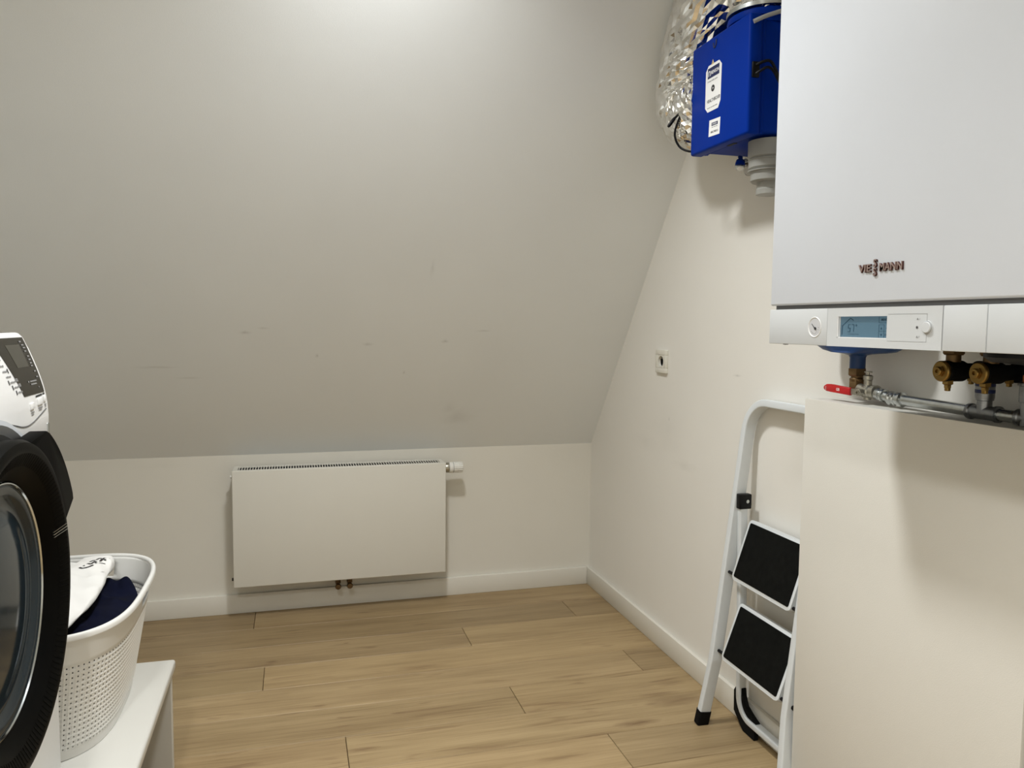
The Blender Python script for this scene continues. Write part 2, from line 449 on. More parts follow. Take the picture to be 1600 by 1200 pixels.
bm = new_bm(); box(bm, (XL, YF, -0.06), (XR, YB, -0.014))
floor = struct('floor', bm, M_SUB, 'light oak plank floor of the laundry room', 'floor')
SEAMS = [0.0, -0.19, -0.37, -0.543, -0.713, -0.882, -1.058, -1.228]
while SEAMS[-1] > YF + 0.05: SEAMS.append(SEAMS[-1] - 0.1735)
SEAMS[-1] = YF if SEAMS[-1] < YF else SEAMS[-1]
JOINT = {0: -1.4185, 1: -0.1945, 2: -0.658, 3: -1.367, 4: -0.1475, 5: -0.6115, 6: -1.1345, 7: -0.42}
g = 0.0008
for r in range(len(SEAMS) - 1):
    y1, y0 = SEAMS[r], max(SEAMS[r + 1], YF)
    if y1 - y0 < 0.02: continue
    j = JOINT.get(r, XL + 0.3 + random.random() * 1.6)
    cuts = [XL, XR, j]
    if j - 1.82 > XL + .1: cuts.append(j - 1.82)
    if j + 1.82 < XR - .1: cuts.append(j + 1.82)
    cuts.sort()
    for a, b in zip(cuts, cuts[1:]):
        bm = new_bm(); box(bm, (a + g, y0 + g, -0.014), (b - g, y1 - g, 0.0), 0.0012, 1)
        ctr = Vector(((a + b) / 2, (y0 + y1) / 2, 0))
        bmesh.ops.translate(bm, verts=bm.verts[:], vec=-ctr)
        o = obj('plank', bm, M_OAK, floor, 0); o.location = ctr
        tn = 0.80 if (r == 1 and b < -0.15) else 0.97 if (r == 0 and a > -1.5) else 0.82 if r == 0 else 1.04 if (r == 3 and a > -1.4) else 0.88 if (r == 5 and b < -0.6) else random.uniform(0.87, 1.05); o.color = (tn, tn * random.uniform(0.985, 1.0), tn * random.uniform(0.95, 0.99), 1)

# right gable wall: follows the slope
bm = new_bm()
prism(bm, [(XR, YB + T, -0.06), (XR, YF - T, -0.06), (XR, YF - T, ZC), (XR, YS, ZC), (XR, YB, KNEE), (XR, YB + T, KNEE)], (T, 0, 0))
struct('wall_right', bm, M_WALL, 'off-white gable wall behind boiler and step ladder', 'wall')
bm = new_bm()
prism(bm, [(XL, YB + T, -0.06), (XL, YF - T, -0.06), (XL, YF - T, ZC), (XL, YS, ZC), (XL, YB, KNEE), (XL, YB + T, KNEE)], (-T, 0, 0))
struct('wall_left', bm, M_WALL, 'off-white wall behind the washing machine', 'wall')
bm = new_bm(); box(bm, (XL, YB, -0.06), (XR, YB + T, KNEE))
struct('wall_back', bm, M_KNEE, 'low off-white knee wall under the sloped ceiling with the radiator', 'wall')
bm = new_bm(); box(bm, (XL, YF - T, -0.06), (XR, YF, ZC))
struct('wall_front', bm, M_WALL, 'off-white wall opposite the radiator', 'wall')
nrm = Vector((0, math.sin(math.atan(TS)), math.cos(math.atan(TS))))
bm = new_bm()
prism(bm, [(XL, YB, KNEE), (XL, YB + T, KNEE), (XL, YB + T, KNEE + 0.05), (XL, YS + 0.02, ZC + T), (XL, YF, ZC + T), (XL, YF, ZC), (XL, YS, ZC)], (XR - XL, 0, 0))
struct('ceiling', bm, M_SLOPE, 'sloped grey-white plastered attic ceiling above the radiator', 'ceiling')
BH, BT = 0.0765, 0.015
def skirt(name, pts, label):
    bm = new_bm(); lo, hi = pts; box(bm, lo, hi, 0.0025, 2)
    struct(name, bm, M_SKIRT, label, 'baseboard', 35)
skirt('baseboard_back', ((XL, YB - BT, 0), (XR - BT, YB, BH)), 'white baseboard along the knee wall under the radiator')
skirt('baseboard_right', ((XR - BT, YF, 0), (XR, YB, BH)), 'white baseboard along the gable wall behind the ladder')
skirt('baseboard_left', ((XL, YF, 0), (XL + BT, YB - BT, BH)), 'white baseboard along the wall behind the washing machine')

# ------------------------------------------------------------------ ceiling lights
def lamp(x, y, power, label):
    t = thing('ceiling_light', (x, y, ZC), label, 'light', 'ceiling lights')
    bm = new_bm(); lathe(bm, (x, y, ZC), (0, 0, -1), [(0.088, 0), (0.088, 0.006), (0.080, 0.010), (0.078, 0.010), (0.078, 0.0)], 40)
    obj('trim_ring', bm, M_WHITE, t)
    bm = new_bm(); lathe(bm, (x, y, ZC), (0, 0, -1), [(0.0, 0.003), (0.077, 0.003), (0.077, 0.006), (0.0, 0.0075)], 40, caps=False)
    obj('lens', bm, M_LAMP, t)
    ld = bpy.data.lights.new('lamp_light', 'AREA'); ld.shape = 'DISK'; ld.size = 0.21
    ld.energy = power; ld.color = LAMP_COL; ld.spread = math.radians(LAMP_SPREAD)
    lo = bpy.data.objects.new('lamp_light', ld); col.objects.link(lo)
    lo.parent = t; lo.location = (0, 0, -0.012)
lamp(-1.04, -1.50, LAMP_POWER[0], 'round white ceiling light next to the sloped ceiling')
lamp(-1.04, -2.45, LAMP_POWER[1], 'round white ceiling light in the middle of the flat ceiling')
lamp(-1.65, -3.40, LAMP_POWER[2], 'added round white fill light farthest from the sloped ceiling')  # unseen lamp, added for overall brightness and frontal fill

# ------------------------------------------------------------------ radiator
RX0, RX1, RZ0, RZ1, RY = -1.4915, -0.6735, 0.1385, 0.589, -0.122
t = thing('radiator', ((RX0 + RX1) / 2, -0.05, RZ0), 'flat white panel radiator mounted on the low knee wall', 'radiator')
bm = new_bm(); box(bm, (RX0, RY, RZ0), (RX1, RY + 0.012, RZ1), 0.003, 3); obj('front_panel', bm, M_RAD, t)
bm = new_bm(); box(bm, (RX0 + 0.012, -0.030, RZ0 + 0.01), (RX1 - 0.012, -0.022, RZ1 - 0.006), 0.002); obj('back_panel', bm, M_RAD, t)
for x0, x1 in ((RX0 + 0.002, RX0 + 0.005), (RX1 - 0.005, RX1 - 0.002)):
    bm = new_bm(); box(bm, (x0, RY + 0.0125, RZ0 + 0.02), (x1, -0.030, RZ1 - 0.004), 0.001, 1); obj('side_panel', bm, M_RAD, t)
# convector plates plus an added dark baffle, coloured to shade the grille slots
bm = new_bm()
for k in range(40):
    x = RX0 + 0.03 + k * (RX1 - RX0 - 0.06) / 39
    box(bm, (x - 0.0006, RY + 0.016, RZ0 + 0.03), (x + 0.0006, -0.032, RZ1 - 0.05))
box(bm, (RX0 + 0.02, RY + 0.016, RZ1 - 0.060), (RX1 - 0.02, -0.034, RZ1 - 0.051))
box(bm, (RX0 + 0.008, -0.040, RZ1 - 0.075), (RX1 - 0.008, -0.032, RZ1 - 0.005))
obj('fins_and_dark_baffle', bm, M_ZINCD, t, 0)
bm = new_bm()
box(bm, (RX0 + 0.003, RY + 0.013, RZ1 - 0.004), (RX1 - 0.003, RY + 0.020, RZ1), 0.0005, 1)
box(bm, (RX0 + 0.003, -0.038, RZ1 - 0.004), (RX1 - 0.003, -0.021, RZ1), 0.0005, 1)
box(bm, (RX0 + 0.003, RY + 0.020, RZ1 - 0.004), (RX0 + 0.020, -0.038, RZ1))
box(bm, (RX1 - 0.020, RY + 0.020, RZ1 - 0.004), (RX1 - 0.003, -0.038, RZ1))
o = obj('grille_frame', bm, M_RAD, t, 0)
bm = new_bm(); NS = 78
for k in range(NS):
    x = RX0 + 0.0245 + k * (RX1 - RX0 - 0.049) / (NS - 1)
    box(bm, (x - 0.0016, RY + 0.019, RZ1 - 0.0035), (x + 0.0016, -0.037, RZ1 - 0.0006))
o = obj('grille_bars', bm, M_RAD, t, 0); o['kind'] = 'stuff'
for zz in (0.557, 0.155):
    bm = new_bm(); cyl(bm, (RX0 + 0.005, -0.062, zz), (RX0 - 0.004, -0.062, zz), 0.011, 6)
    b_ = obj('end_plug', bm, M_OLDBRASS, t)
    bm = new_bm(); cyl(bm, (RX0 - 0.003, -0.062, zz), (RX0 - 0.010, -0.062, zz), 0.006, 16); obj('plug_cap', bm, M_WHITE if zz > .5 else M_DARK, b_)
for x in (-1.30, -0.86):
    bm = new_bm(); box(bm, (x - 0.015, -0.023, 0.17), (x + 0.015, 0.0, 0.55), 0.001, 1); obj('wall_bracket', bm, M_ZINC, t)
for x in (-1.101, -1.055):
    bm = new_bm(); cyl(bm, (x, -0.062, RZ0 + 0.02), (x, -0.062, 0.108), 0.011, 6); v_ = obj('connection_valve', bm, M_OLDBRASS, t)
    bm = new_bm(); cyl(bm, (x, -0.0, 0.100), (x, -0.082, 0.100), 0.0085, 16); lathe(bm, (x, -0.078, 0.100), (0, -1, 0), [(0.011, 0), (0.012, 0.006), (0.010, 0.012), (0.0, 0.013)], 18)
    obj('pipe_elbow', bm, M_OLDBRASS, v_)
zt = 0.5615; yt = -0.078
bm = new_bm(); lathe(bm, (RX1 - 0.004, yt, zt), (1, 0, 0), [(0.012, 0), (0.012, 0.008), (0.019, 0.008), (0.021, 0.018), (0.0205, 0.024), (0.012, 0.024)], 24); th = obj('thermostat_valve', bm, M_NICKEL, t)
bm = new_bm(); lathe(bm, (RX1 + 0.020, yt, zt), (1, 0, 0), [(0.0185, 0), (0.0222, 0.003), (0.0222, 0.015), (0.0208, 0.017), (0.0205, 0.052), (0.017, 0.058), (0.0, 0.060)], 32); hd = obj('thermostat_head', bm, M_WHITE, th)
bm = new_bm()
for k in range(16):
    a = 2 * math.pi * k / 16; c, s = math.cos(a), math.sin(a)
    for x0, x1 in ((0.040, 0.054), (0.058, 0.076)):
        p = Vector((RX1 + (x0 + x1) / 2, yt + c * 0.0208, zt + s * 0.0208))
        tb = bmesh.new(); bmesh.ops.create_cube(tb, size=1.0, matrix=Matrix.Translation(p) @ Matrix.Rotation(a, 4, 'X') @ Matrix.Diagonal((x1 - x0, 0.0030, 0.0030, 1)))
        merge(bm, tb)
obj('grip_ribs', bm, M_WHITE, hd, 0)
bm = new_bm(); cyl(bm, (RX1 + 0.0365, yt, zt), (RX1 + 0.0385, yt, zt), 0.0212, 32); obj('scale_ring', bm, M_GREYINK, hd)

# ------------------------------------------------------------------ wall socket
SY, SZ = -0.678, 1.024
t = thing('wall_socket', (0, SY, SZ - 0.04), 'single white wall socket with square frame on the gable wall', 'socket')
h = 0.0405
bm = new_bm()
ou = [(SY - h, SZ - h), (SY + h, SZ - h), (SY + h, SZ + h), (SY - h, SZ + h)]
i_ = 0.0228
for lo, hi in (((SY - h, SZ - h), (SY + h, SZ - i_)), ((SY - h, SZ + i_), (SY + h, SZ + h)), ((SY - h, SZ - i_), (SY - i_, SZ + i_)), ((SY + i_, SZ - i_), (SY + h, SZ + i_))):
    box(bm, (-0.010, lo[0], lo[1]), (0.0, hi[0], hi[1]), 0.0012, 2)
obj('frame', bm, M_SOCKET, t)
bm = new_bm()
seg = 40; tb = bmesh.new(); R0 = 0.0195
sq = []; rg = []; rg2 = []
for k in range(seg):
    a = 2 * math.pi * k / seg; c, s = math.cos(a), math.sin(a); q = 0.0222 / max(abs(c), abs(s))
    sq.append(tb.verts.new((-0.0092, SY + c * q, SZ + s * q))); rg.append(tb.verts.new((-0.0092, SY + c * R0, SZ + s * R0))); rg2.append(tb.verts.new((0.0, SY + c * R0 * .95, SZ + s * R0 * .95)))
for k in range(seg):
    j = (k + 1) % seg; tb.faces.new((sq[k], sq[j], rg[j], rg[k])); tb.faces.new((rg[k], rg[j], rg2[j], rg2[k]))
tb.faces.new(rg2[::-1]); merge(bm, tb)
ins = obj('insert', bm, M_SOCKET, t)
for dy in (-0.0095, 0.0095):
    bm = new_bm(); cyl(bm, (-0.0006, SY + dy, SZ), (-0.0002, SY + dy, SZ), 0.0026, 14); obj('contact_hole', bm, M_DARK, ins)
bm = new_bm(); lathe(bm, (-0.0004, SY, SZ + 0.0105), (-1, 0, 0), [(0.0024, 0), (0.0024, 0.0075), (0.0, 0.009)], 14); obj('earth_pin', bm, M_NICKEL, ins)

# ------------------------------------------------------------------ ventilation unit
BX, BY0, BY1, BZ0, BZ1 = -0.200, -1.492, -1.210, 1.616, 1.902
t = thing('ventilation_unit', (-0.1, -1.35, BZ0), 'blue plastic ventilation box with white stickers high on the gable wall', 'ventilation unit')
bm = new_bm(); box(bm, (-0.158, BY0 + 0.010, BZ0 + 0.008), (-0.004, BY1 - 0.008, BZ1 - 0.008), 0.008, 3); hs = obj('housing', bm, M_BLUE, t)
bm = new_bm(); box(bm, (-0.160, BY0 + 0.006, BZ0 + 0.004), (-0.154, BY1 - 0.004, BZ1 - 0.004), 0.002, 1); obj('seam_flange', bm, M_BLUE, t)
bm = new_bm()
box(bm, (BX, BY0, BZ0), (-0.164, BY1, BZ1), 0.007, 3)
lid = obj('lid', bm, M_BLUE, t)
bm = new_bm(); box(bm, (-0.013, BY0 + 0.004, BZ0 + 0.002), (-0.001, BY1 - 0.004, BZ1 - 0.004), 0.002, 1); obj('back_plate', bm, M_BLUE, t)
# moulded hook mark, latch slot
fx = BX - 0.0004
bm = new_bm(); sweep(bm, spline([(fx, -1.322, 1.884), (fx, -1.324, 1.874), (fx, -1.330, 1.871), (fx, -1.336, 1.878), (fx, -1.337, 1.889)], 4), circ(0.0022, 8)); obj('hook_mark', bm, M_NAVYINK, lid)
bm = new_bm(); box(bm, (-0.176, -1.395, BZ0 - 0.0012), (-0.166, -1.360, BZ0 + 0.004), 0.0005, 1); obj('latch', bm, M_DARK, lid)
bm = new_bm(); prism(bm, [(fx, -1.3155, 1.8305), (fx, -1.3285, 1.8305), (fx, -1.322, 1.8435)], (-0.0003, 0, 0)); wt = obj('warning_triangle', bm, M_YELLOW, lid)
bm = new_bm(); prism(bm, [(fx - 0.0004, -1.3195, 1.833), (fx - 0.0004, -1.3245, 1.833), (fx - 0.0004, -1.322, 1.838)], (-0.0002, 0, 0)); obj('triangle_core', bm, M_GREYINK, wt)
# large sticker: y 1.288..1.368, z 1.713..1.833 with cut corners
def fp(u, v, d=0.0): return (BX - 0.0002 - d, -1.288 - u, 1.712 + v)
W_, H_ = 0.079, 0.120; c_ = 0.013
bm = new_bm(); prism(bm, [fp(0, c_), fp(c_, 0), fp(W_ - c_, 0), fp(W_ - .002, c_ * 1.3), fp(W_, H_ - c_), fp(W_ - c_, H_), fp(c_, H_), fp(0, H_ - c_)], (-0.0004, 0, 0))
st = obj('sticker', bm, M_PAPER, lid, 0); st['label'] = 'white printed sticker with cut corners'
def rect(u0, v0, u1, v1, d=0.0005, th=0.0002):
    b = new_bm(); prism(b, [fp(u0, v0, d), fp(u1, v0, d), fp(u1, v1, d), fp(u0, v1, d)], (-th, 0, 0)); return b
XD, YD = (0, -1, 0), (0, 0, 1)
obj('header_bar', rect(0.010, 0.086, 0.068, 0.1125), M_NAVYINK, st, 0)
obj('brand_lettering', text_bm('RENSON', 0.0125, fp(0.027, 0.0945, 0.0009), XD, YD, 0.0001, 0.0002, 0.82), M_PAPER, st, 0)
bm = new_bm()
for k in range(18):                                   # rounded "n" emblem
    a0, a1 = math.pi * k / 18, math.pi * (k + 1) / 18
    ri, ro = 0.0030, 0.0055
    prism(bm, [fp(0.019 - math.cos(a) * q, 0.100 + math.sin(a) * q, 0.0008) for a, q in ((a0, ri), (a0, ro), (a1, ro), (a1, ri))], (-0.0002, 0, 0))
for u in (0.0135, 0.0220): prism(bm, [fp(u, 0.0915, 0.0008), fp(u + 0.0025, 0.0915, 0.0008), fp(u + 0.0025, 0.100, 0.0008), fp(u, 0.100, 0.0008)], (-0.0002, 0, 0))
obj('emblem', bm, M_PAPER, st, 0)
obj('slogan_lettering', text_bm('Creating healthy spaces', 0.0062, fp(0.009, 0.0765, 0.0006), XD, YD, 0.0001, 0, 0.86), M_GREYINK, st, 0)
bm = new_bm(); lathe(bm, fp(0.038, 0.057, 0.0005), (-1, 0, 0), [(0.0085, 0), (0.0085, 0.0002)], 24); obj('round_mark', bm, M_INK, st, 0)
obj('round_mark_arrow', text_bm('>', 0.010, fp(0.0355, 0.0535, 0.0008), XD, YD, 0.0001, 0.0003), M_PAPER, st, 0)
obj('product_lettering', text_bm('HEALTHBOX\u00ae', 0.0125, fp(0.009, 0.0235, 0.0006), XD, YD, 0.0001, 0.0001, 0.80), M_INK, st, 0)
bm = new_bm()
for u0, u1 in ((0.012, 0.019), (0.021, 0.027), (0.030, 0.036), (0.038, 0.049), (0.051, 0.062)):
    prism(bm, [fp(u0, 0.009, 0.0005), fp(u1, 0.009, 0.0005), fp(u1, 0.0112, 0.0005), fp(u0, 0.0112, 0.0005)], (-0.0002, 0, 0))
obj('fine_print', bm, M_GREYINK, st, 0)
# small label, slightly askew
def f2(u, v, d=0.0):
    a = math.radians(-3); uu = u * math.cos(a) - v * math.sin(a); vv = u * math.sin(a) + v * math.cos(a)
    return (BX - 0.0002 - d, -1.310 - uu, 1.647 + vv)
X2 = (Vector(f2(1, 0)) - Vector(f2(0, 0))).normalized(); Y2 = (Vector(f2(0, 1)) - Vector(f2(0, 0))).normalized()
bm = new_bm(); prism(bm, [f2(0, 0), f2(0.055, 0), f2(0.055, 0.042), f2(0, 0.042)], (-0.0004, 0, 0)); s2 = obj('sticker', bm, M_PAPER, lid, 0); s2['label'] = 'small white label below the big sticker'
bm = new_bm(); prism(bm, [f2(0.013, 0.026, .0005), f2(0.044, 0.026, .0005), f2(0.044, 0.034, .0005), f2(0.013, 0.034, .0005)], (-0.0002, 0, 0)); obj('header_bar', bm, M_NAVYINK, s2, 0)
obj('brand_lettering', text_bm('RENSON', 0.0068, f2(0.016, 0.0277, .0009), X2, Y2, 0.0001, 0, 0.85), M_PAPER, s2, 0)
bm = new_bm()
for u0, u1 in ((0.014, 0.022), (0.024, 0.032), (0.034, 0.043)):
    prism(bm, [f2(u0, 0.0215, .0005), f2(u1, 0.0215, .0005), f2(u1, 0.0229, .0005), f2(u0, 0.0229, .0005)], (-0.0002, 0, 0))
obj('fine_print', bm, M_GREYINK, s2, 0)
obj('product_lettering', text_bm('HEALTHBOX 3', 0.0072, f2(0.010, 0.008, .0006), X2, Y2, 0.0001, 0.0001, 0.80), M_INK, s2, 0)
# round collar on top and cable gland on the near side
bm = new_bm(); lathe(bm, (-0.105, -1.405, BZ1 - 0.010), (0, 0, 1), [(0.082, 0), (0.082, 0.012), (0.090, 0.014), (0.092, 0.022), (0.090, 0.030), (0.080, 0.032), (0.080, 0.055), (0.074, 0.055), (0.074, 0.0)], 48); obj('top_collar', bm, M_BLUE, t)
bm = new_bm(); box(bm, (-0.192, BY0 - 0.004, 1.748), (-0.172, BY0 + 0.012, 1.786), 0.003, 2); obj('cable_gland', bm, M_BLACK, t)
for y in (BY0 + 0.012, BY1 - 0.012):
    bm = new_bm(); box(bm, (-0.165, y - 0.004, BZ0 + 0.004), (-0.150, y + 0.004, BZ1 - 0.004), 0.002, 1); obj('corner_rib', bm, M_BLUE, t)

# ------------------------------------------------------------------ foil ducts
def foil_duct(path, R, seg, amp, n, seed, film_from=None):
    rnd = random.Random(int(seed * 10)); P = spline(path, n); t = bmesh.new(); rings = []; pu = Vector((1, 0, 0)); off = Vector((seed, seed * 2, seed * 3)); cum = 0
    for i, c in enumerate(P):
        tg = (P[min(i + 1, len(P) - 1)] - P[max(i - 1, 0)]).normalized()
        a = (pu - tg * pu.dot(tg)).normalized(); b = tg.cross(a); pu = a
        if i: cum += (P[i] - P[i - 1]).length
        R_ = R * (0.84 + 0.16 * min(1.0, i / 4))
        ring = []
        for k in range(seg):
            th_ = 2 * math.pi * k / seg; d = a * math.cos(th_) + b * math.sin(th_)
            q = Vector((d.x * 2.2, d.y * 2.2, cum * 18)) + off
            wv = noise.noise(q * 1.1) * 0.6 + noise.noise(q * 2.7) * 0.5
            rid = 1 - abs(noise.noise(Vector((d.x * 1.3, d.y * 1.3, d.z * 1.3 + cum * 34)) + off)) * 2
            cell = noise.cell(Vector((d.x * 7, d.y * 7, cum * 60)) + off)
            ring.append(t.verts.new(c + d * (R_ + amp * (wv + 0.55 * rid) + amp * 0.25 * cell + rnd.uniform(-0.0042, 0.0036)) + tg * rnd.uniform(-0.0035, 0.0035)))
        rings.append(ring)
    for p, q in zip(rings, rings[1:]):
        for i in range(seg):
            j = (i + 1) % seg
            t.faces.new((p[i], p[j], q[j])); t.faces.new((p[i], q[j], q[i]))
    t.faces.new(rings[0][::-1]); t.faces.new(rings[-1])
    return t
DP = [(-0.116, -1.209, 1.757), (-0.117, -1.160, 1.757), (-0.118, -1.105, 1.762), (-0.119, -1.072, 1.815), (-0.120, -1.090, 1.905), (-0.122, -1.155, 2.01), (-0.124, -1.27, 2.15), (-0.124, -1.40, 2.30), (-0.124, -1.45, 2.44)]
t = thing('foil_duct', (-0.118, -1.209, 1.65), 'crumpled silver foil duct elbow between blue box and sloped ceiling', 'duct')
obj('foil_sleeve', foil_duct(DP, 0.106, 60, 0.0050, 9, 3.3), M_FOIL, t, 0)
t = thing('foil_duct', (-0.105, -1.405, 1.945), 'silver foil duct rising from the top collar of the blue box', 'duct')
bm = foil_duct([(-0.105, -1.405, 1.936), (-0.105, -1.425, 2.02), (-0.105, -1.51, 2.13), (-0.105, -1.66, 2.23), (-0.105, -1.84, 2.25)], 0.090, 54, 0.005, 10, 9.1)
obj('foil_sleeve', bm, M_FOIL, t, 0)
bm = new_bm(); lathe(bm, (-0.105, -1.405, 1.928), (0, 0, 1), [(0.094, 0), (0.094, 0.010), (0.084, 0.010), (0.084, 0)], 40); obj('clamp_band', bm, M_ZINC, t)

# ------------------------------------------------------------------ cables at the box
bm = new_bm(); tube(bm, [(-0.195, -1.207, 1.764), (-0.212, -1.19, 1.748), (-0.222, -1.175, 1.715), (-0.226, -1.168, 1.683), (-0.214, -1.172, 1.652), (-0.195, -1.19, 1.636), (-0.17, -1.206, 1.634)], 0.0032, 8, 8)
one('black_cable', (-0.2, -1.19, 1.64), bm, M_BLACK, 'thin black cable looping out left of the blue box', 'cable')
bm = new_bm(); tube(bm, [(-0.190, -1.206, 1.774), (-0.212, -1.185, 1.748), (-0.235, -1.172, 1.722), (-0.247, -1.168, 1.704)], 0.0035, 8, 6)
lathe(bm, (-0.230, -1.1735, 1.728), Vector((-0.017, 0.0045, -0.024)), [(0.0035, 0), (0.0048, 0.004), (0.0048, 0.026), (0.003, 0.031), (0, 0.032)], 12)
one('black_cable', (-0.2, -1.19, 1.70), bm, M_BLACK, 'short straight black cable end sticking out left of the blue box', 'cable')
bm = new_bm(); tube(bm, [(-0.182, BY0 - 0.002, 1.777), (-0.170, -1.502, 1.783), (-0.152, -1.506, 1.786), (-0.138, -1.508, 1.768), (-0.126, -1.51, 1.742), (-0.10, -1.52, 1.70), (-0.06, -1.54, 1.62)], 0.0036, 8, 8)
one('black_cable', (-0.17, -1.50, 1.70), bm, M_BLACK, 'upper black cable arching from the gland of the blue box', 'cable')
bm = new_bm(); tube(bm, [(-0.182, BY0 - 0.002, 1.757), (-0.172, -1.502, 1.764), (-0.158, -1.506, 1.771), (-0.144, -1.508, 1.764), (-0.130, -1.51, 1.742), (-0.108, -1.515, 1.70), (-0.07, -1.53, 1.62)], 0.0034, 8, 8)
one('black_cable', (-0.17, -1.50, 1.68), bm, M_BLACK, 'lower black cable arching from the gland of the blue box', 'cable')
bm = new_bm(); tube(bm, [(-0.193, -1.496, 1.877), (-0.178, -1.502, 1.884), (-0.160, -1.504, 1.892), (-0.125, -1.508, 1.905), (-0.06, -1.52, 1.93), (-0.012, -1.53, 1.96), (-0.008, -1.55, 2.05)], 0.0052, 10, 8)
one('grey_cable', (-0.18, -1.50, 1.88), bm, M_GREYCABLE, 'grey cable running across the top corner of the blue box', 'cable')

# ------------------------------------------------------------------ drain parts below the box
t = thing('condensate_drain', (-0.092, -1.428, 1.47), 'milky stepped plastic drain spout under the blue box', 'pipe')
cx, cy = -0.092, -1.428
bm = new_bm(); lathe(bm, (cx, cy, 1.617), (0, 0, -1), [(0.054, 0.0), (0.054, 0.040), (0.050, 0.044), (0.052, 0.046), (0.052, 0.066), (0.049, 0.070), (0.046, 0.074), (0.046, 0.098), (0.042, 0.102)], 40); obj('socket_body', bm, M_MILKY, t)
bm = new_bm(); lathe(bm, (cx, cy, 1.517), (0, 0, -1), [(0.030, -0.004), (0.030, 0.018), (0.0315, 0.020), (0.0315, 0.032), (0.022, 0.034)], 32); obj('outlet_pipe', bm, M_MILKY, t)
for zz in (1.572, 1.545):
    bm = new_bm(); lathe(bm, (cx, cy, zz), (0, 0, -1), [(0.048, 0), (0.0535, 0.001), (0.0535, 0.003), (0.048, 0.004)], 40); obj('ridge', bm, M_MILKY, t)
t = thing('hose_coupling', (-0.08, -1.29, 1.57), 'small chrome screw coupling hanging under the blue box', 'coupling')
d_ = Vector((-0.25, -0.35, -0.9)).normalized(); p_ = Vector((-0.080, -1.272, 1.611))
bm = new_bm(); lathe(bm, p_, d_, [(0.006, 0), (0.006, 0.012), (0.0115, 0.013), (0.0125, 0.016), (0.0125, 0.034), (0.011, 0.037), (0.0, 0.037)], 20); nb = obj('nut', bm, M_ZINC, t)
bm = new_bm(); lathe(bm, p_ + d_ * 0.020, d_, [(0.0127, 0), (0.0130, 0.002), (0.0130, 0.009), (0.0127, 0.011)], 20); obj('blue_band', bm, M_BLUE, nb)
bm = new_bm(); lathe(bm, p_ + d_ * 0.0368, d_, [(0.0075, 0), (0.0075, 0.0012), (0, 0.0012)], 18); obj('end_cap', bm, M_PAPER, nb)
bm = new_bm(); lathe(bm, p_ + Vector((0.006, -0.014, -0.013)), (-0.4, -1, -0.1), [(0.0055, 0), (0.0055, 0.010), (0.004, 0.012), (0, 0.012)], 6); obj('side_screw', bm, M_ZINC, t)
bm = new_bm(); lathe(bm, (-0.020, -1.228, 1.606), (-1, 0, 0), [(0.032, 0), (0.034, 0.002), (0.034, 0.0035), (0.031, 0.005), (0.010, 0.005), (0.010, 0.018), (0, 0.018)], 40)
one('wall_rosette', (-0.02, -1.228, 1.575), bm, M_CLEAR, 'clear round plastic disc against the wall under the blue box', 'rosette')
bm = new_bm(); tube(bm, [(-0.032, -1.228, 1.606), (-0.055, -1.245, 1.602), (-0.075, -1.265, 1.606), (-0.084, -1.272, 1.612)], 0.0042, 8, 6)
one('drain_hose', (-0.05, -1.25, 1.60), bm, M_BLACK, 'short black hose between clear disc and chrome coupling', 'hose')

# ------------------------------------------------------------------ boiler
FX, FY0, FY1 = -0.36, -2.449, -1.851
t = thing('boiler', (-0.18, -2.15, 1.117), 'large white wall-hung gas boiler with blue display', 'boiler')
bm = new_bm(); box(bm, (FX + 0.012, FY0 + 0.002, 1.128), (-0.252, FY1 - 0.002, 2.06), 0.004, 2); obj('casing', bm, M_BOILER, t)
bm = new_bm(); box(bm, (-0.252, FY0 + 0.01, 1.135), (-0.012, -1.942, 2.05), 0.004, 2); obj('rear_body', bm, M_BOILER, t)
bm = new_bm(); box(bm, (-0.012, FY0 + 0.06, 1.30), (0.0, -2.00, 1.95), 0.002, 1); obj('wall_bracket', bm, M_ZINC, t)
bm = new_bm(); box(bm, (FX, FY0, 1.1905), (FX + 0.012, FY1, 2.065), 0.004, 3); dr = obj('front_door', bm, M_BOILER, t)
bm = new_bm(); box(bm, (FX + 0.006, FY0 + 0.006, 1.180), (FX + 0.014, FY1 - 0.012, 1.1905)); obj('finger_groove', bm, M_GROOVE, t, 0)
bm = new_bm(); box(bm, (-0.340, FY0 + 0.012, 1.124), (-0.014, -1.945, 1.130)); obj('added_dark_underside', bm, M_DARK, t, 0)  # unseen dark sheet, added to cut light bouncing below the boiler
bm = new_bm(); box(bm, (FX + 0.0122, FY0 + 0.002, 1.118), (-0.341, FY1 - 0.002, 1.128), 0.001, 1); obj('bottom_rail', bm, M_PANEL, t)
# control strip: four segments with hairline gaps
def seg_panel(y0, y1, name, holes=None):
    b = new_bm(); box(b, (FX, y0, 1.1175), (FX + 0.012, y1, 1.183), 0.0015, 2); return obj(name, b, M_PANEL, t)
sp1 = seg_panel(-2.0225, FY1, 'gauge_panel')
sp3 = seg_panel(-2.350, -2.2762, 'blank_panel')
sp4 = seg_panel(FY0, -2.3512, 'blank_panel')
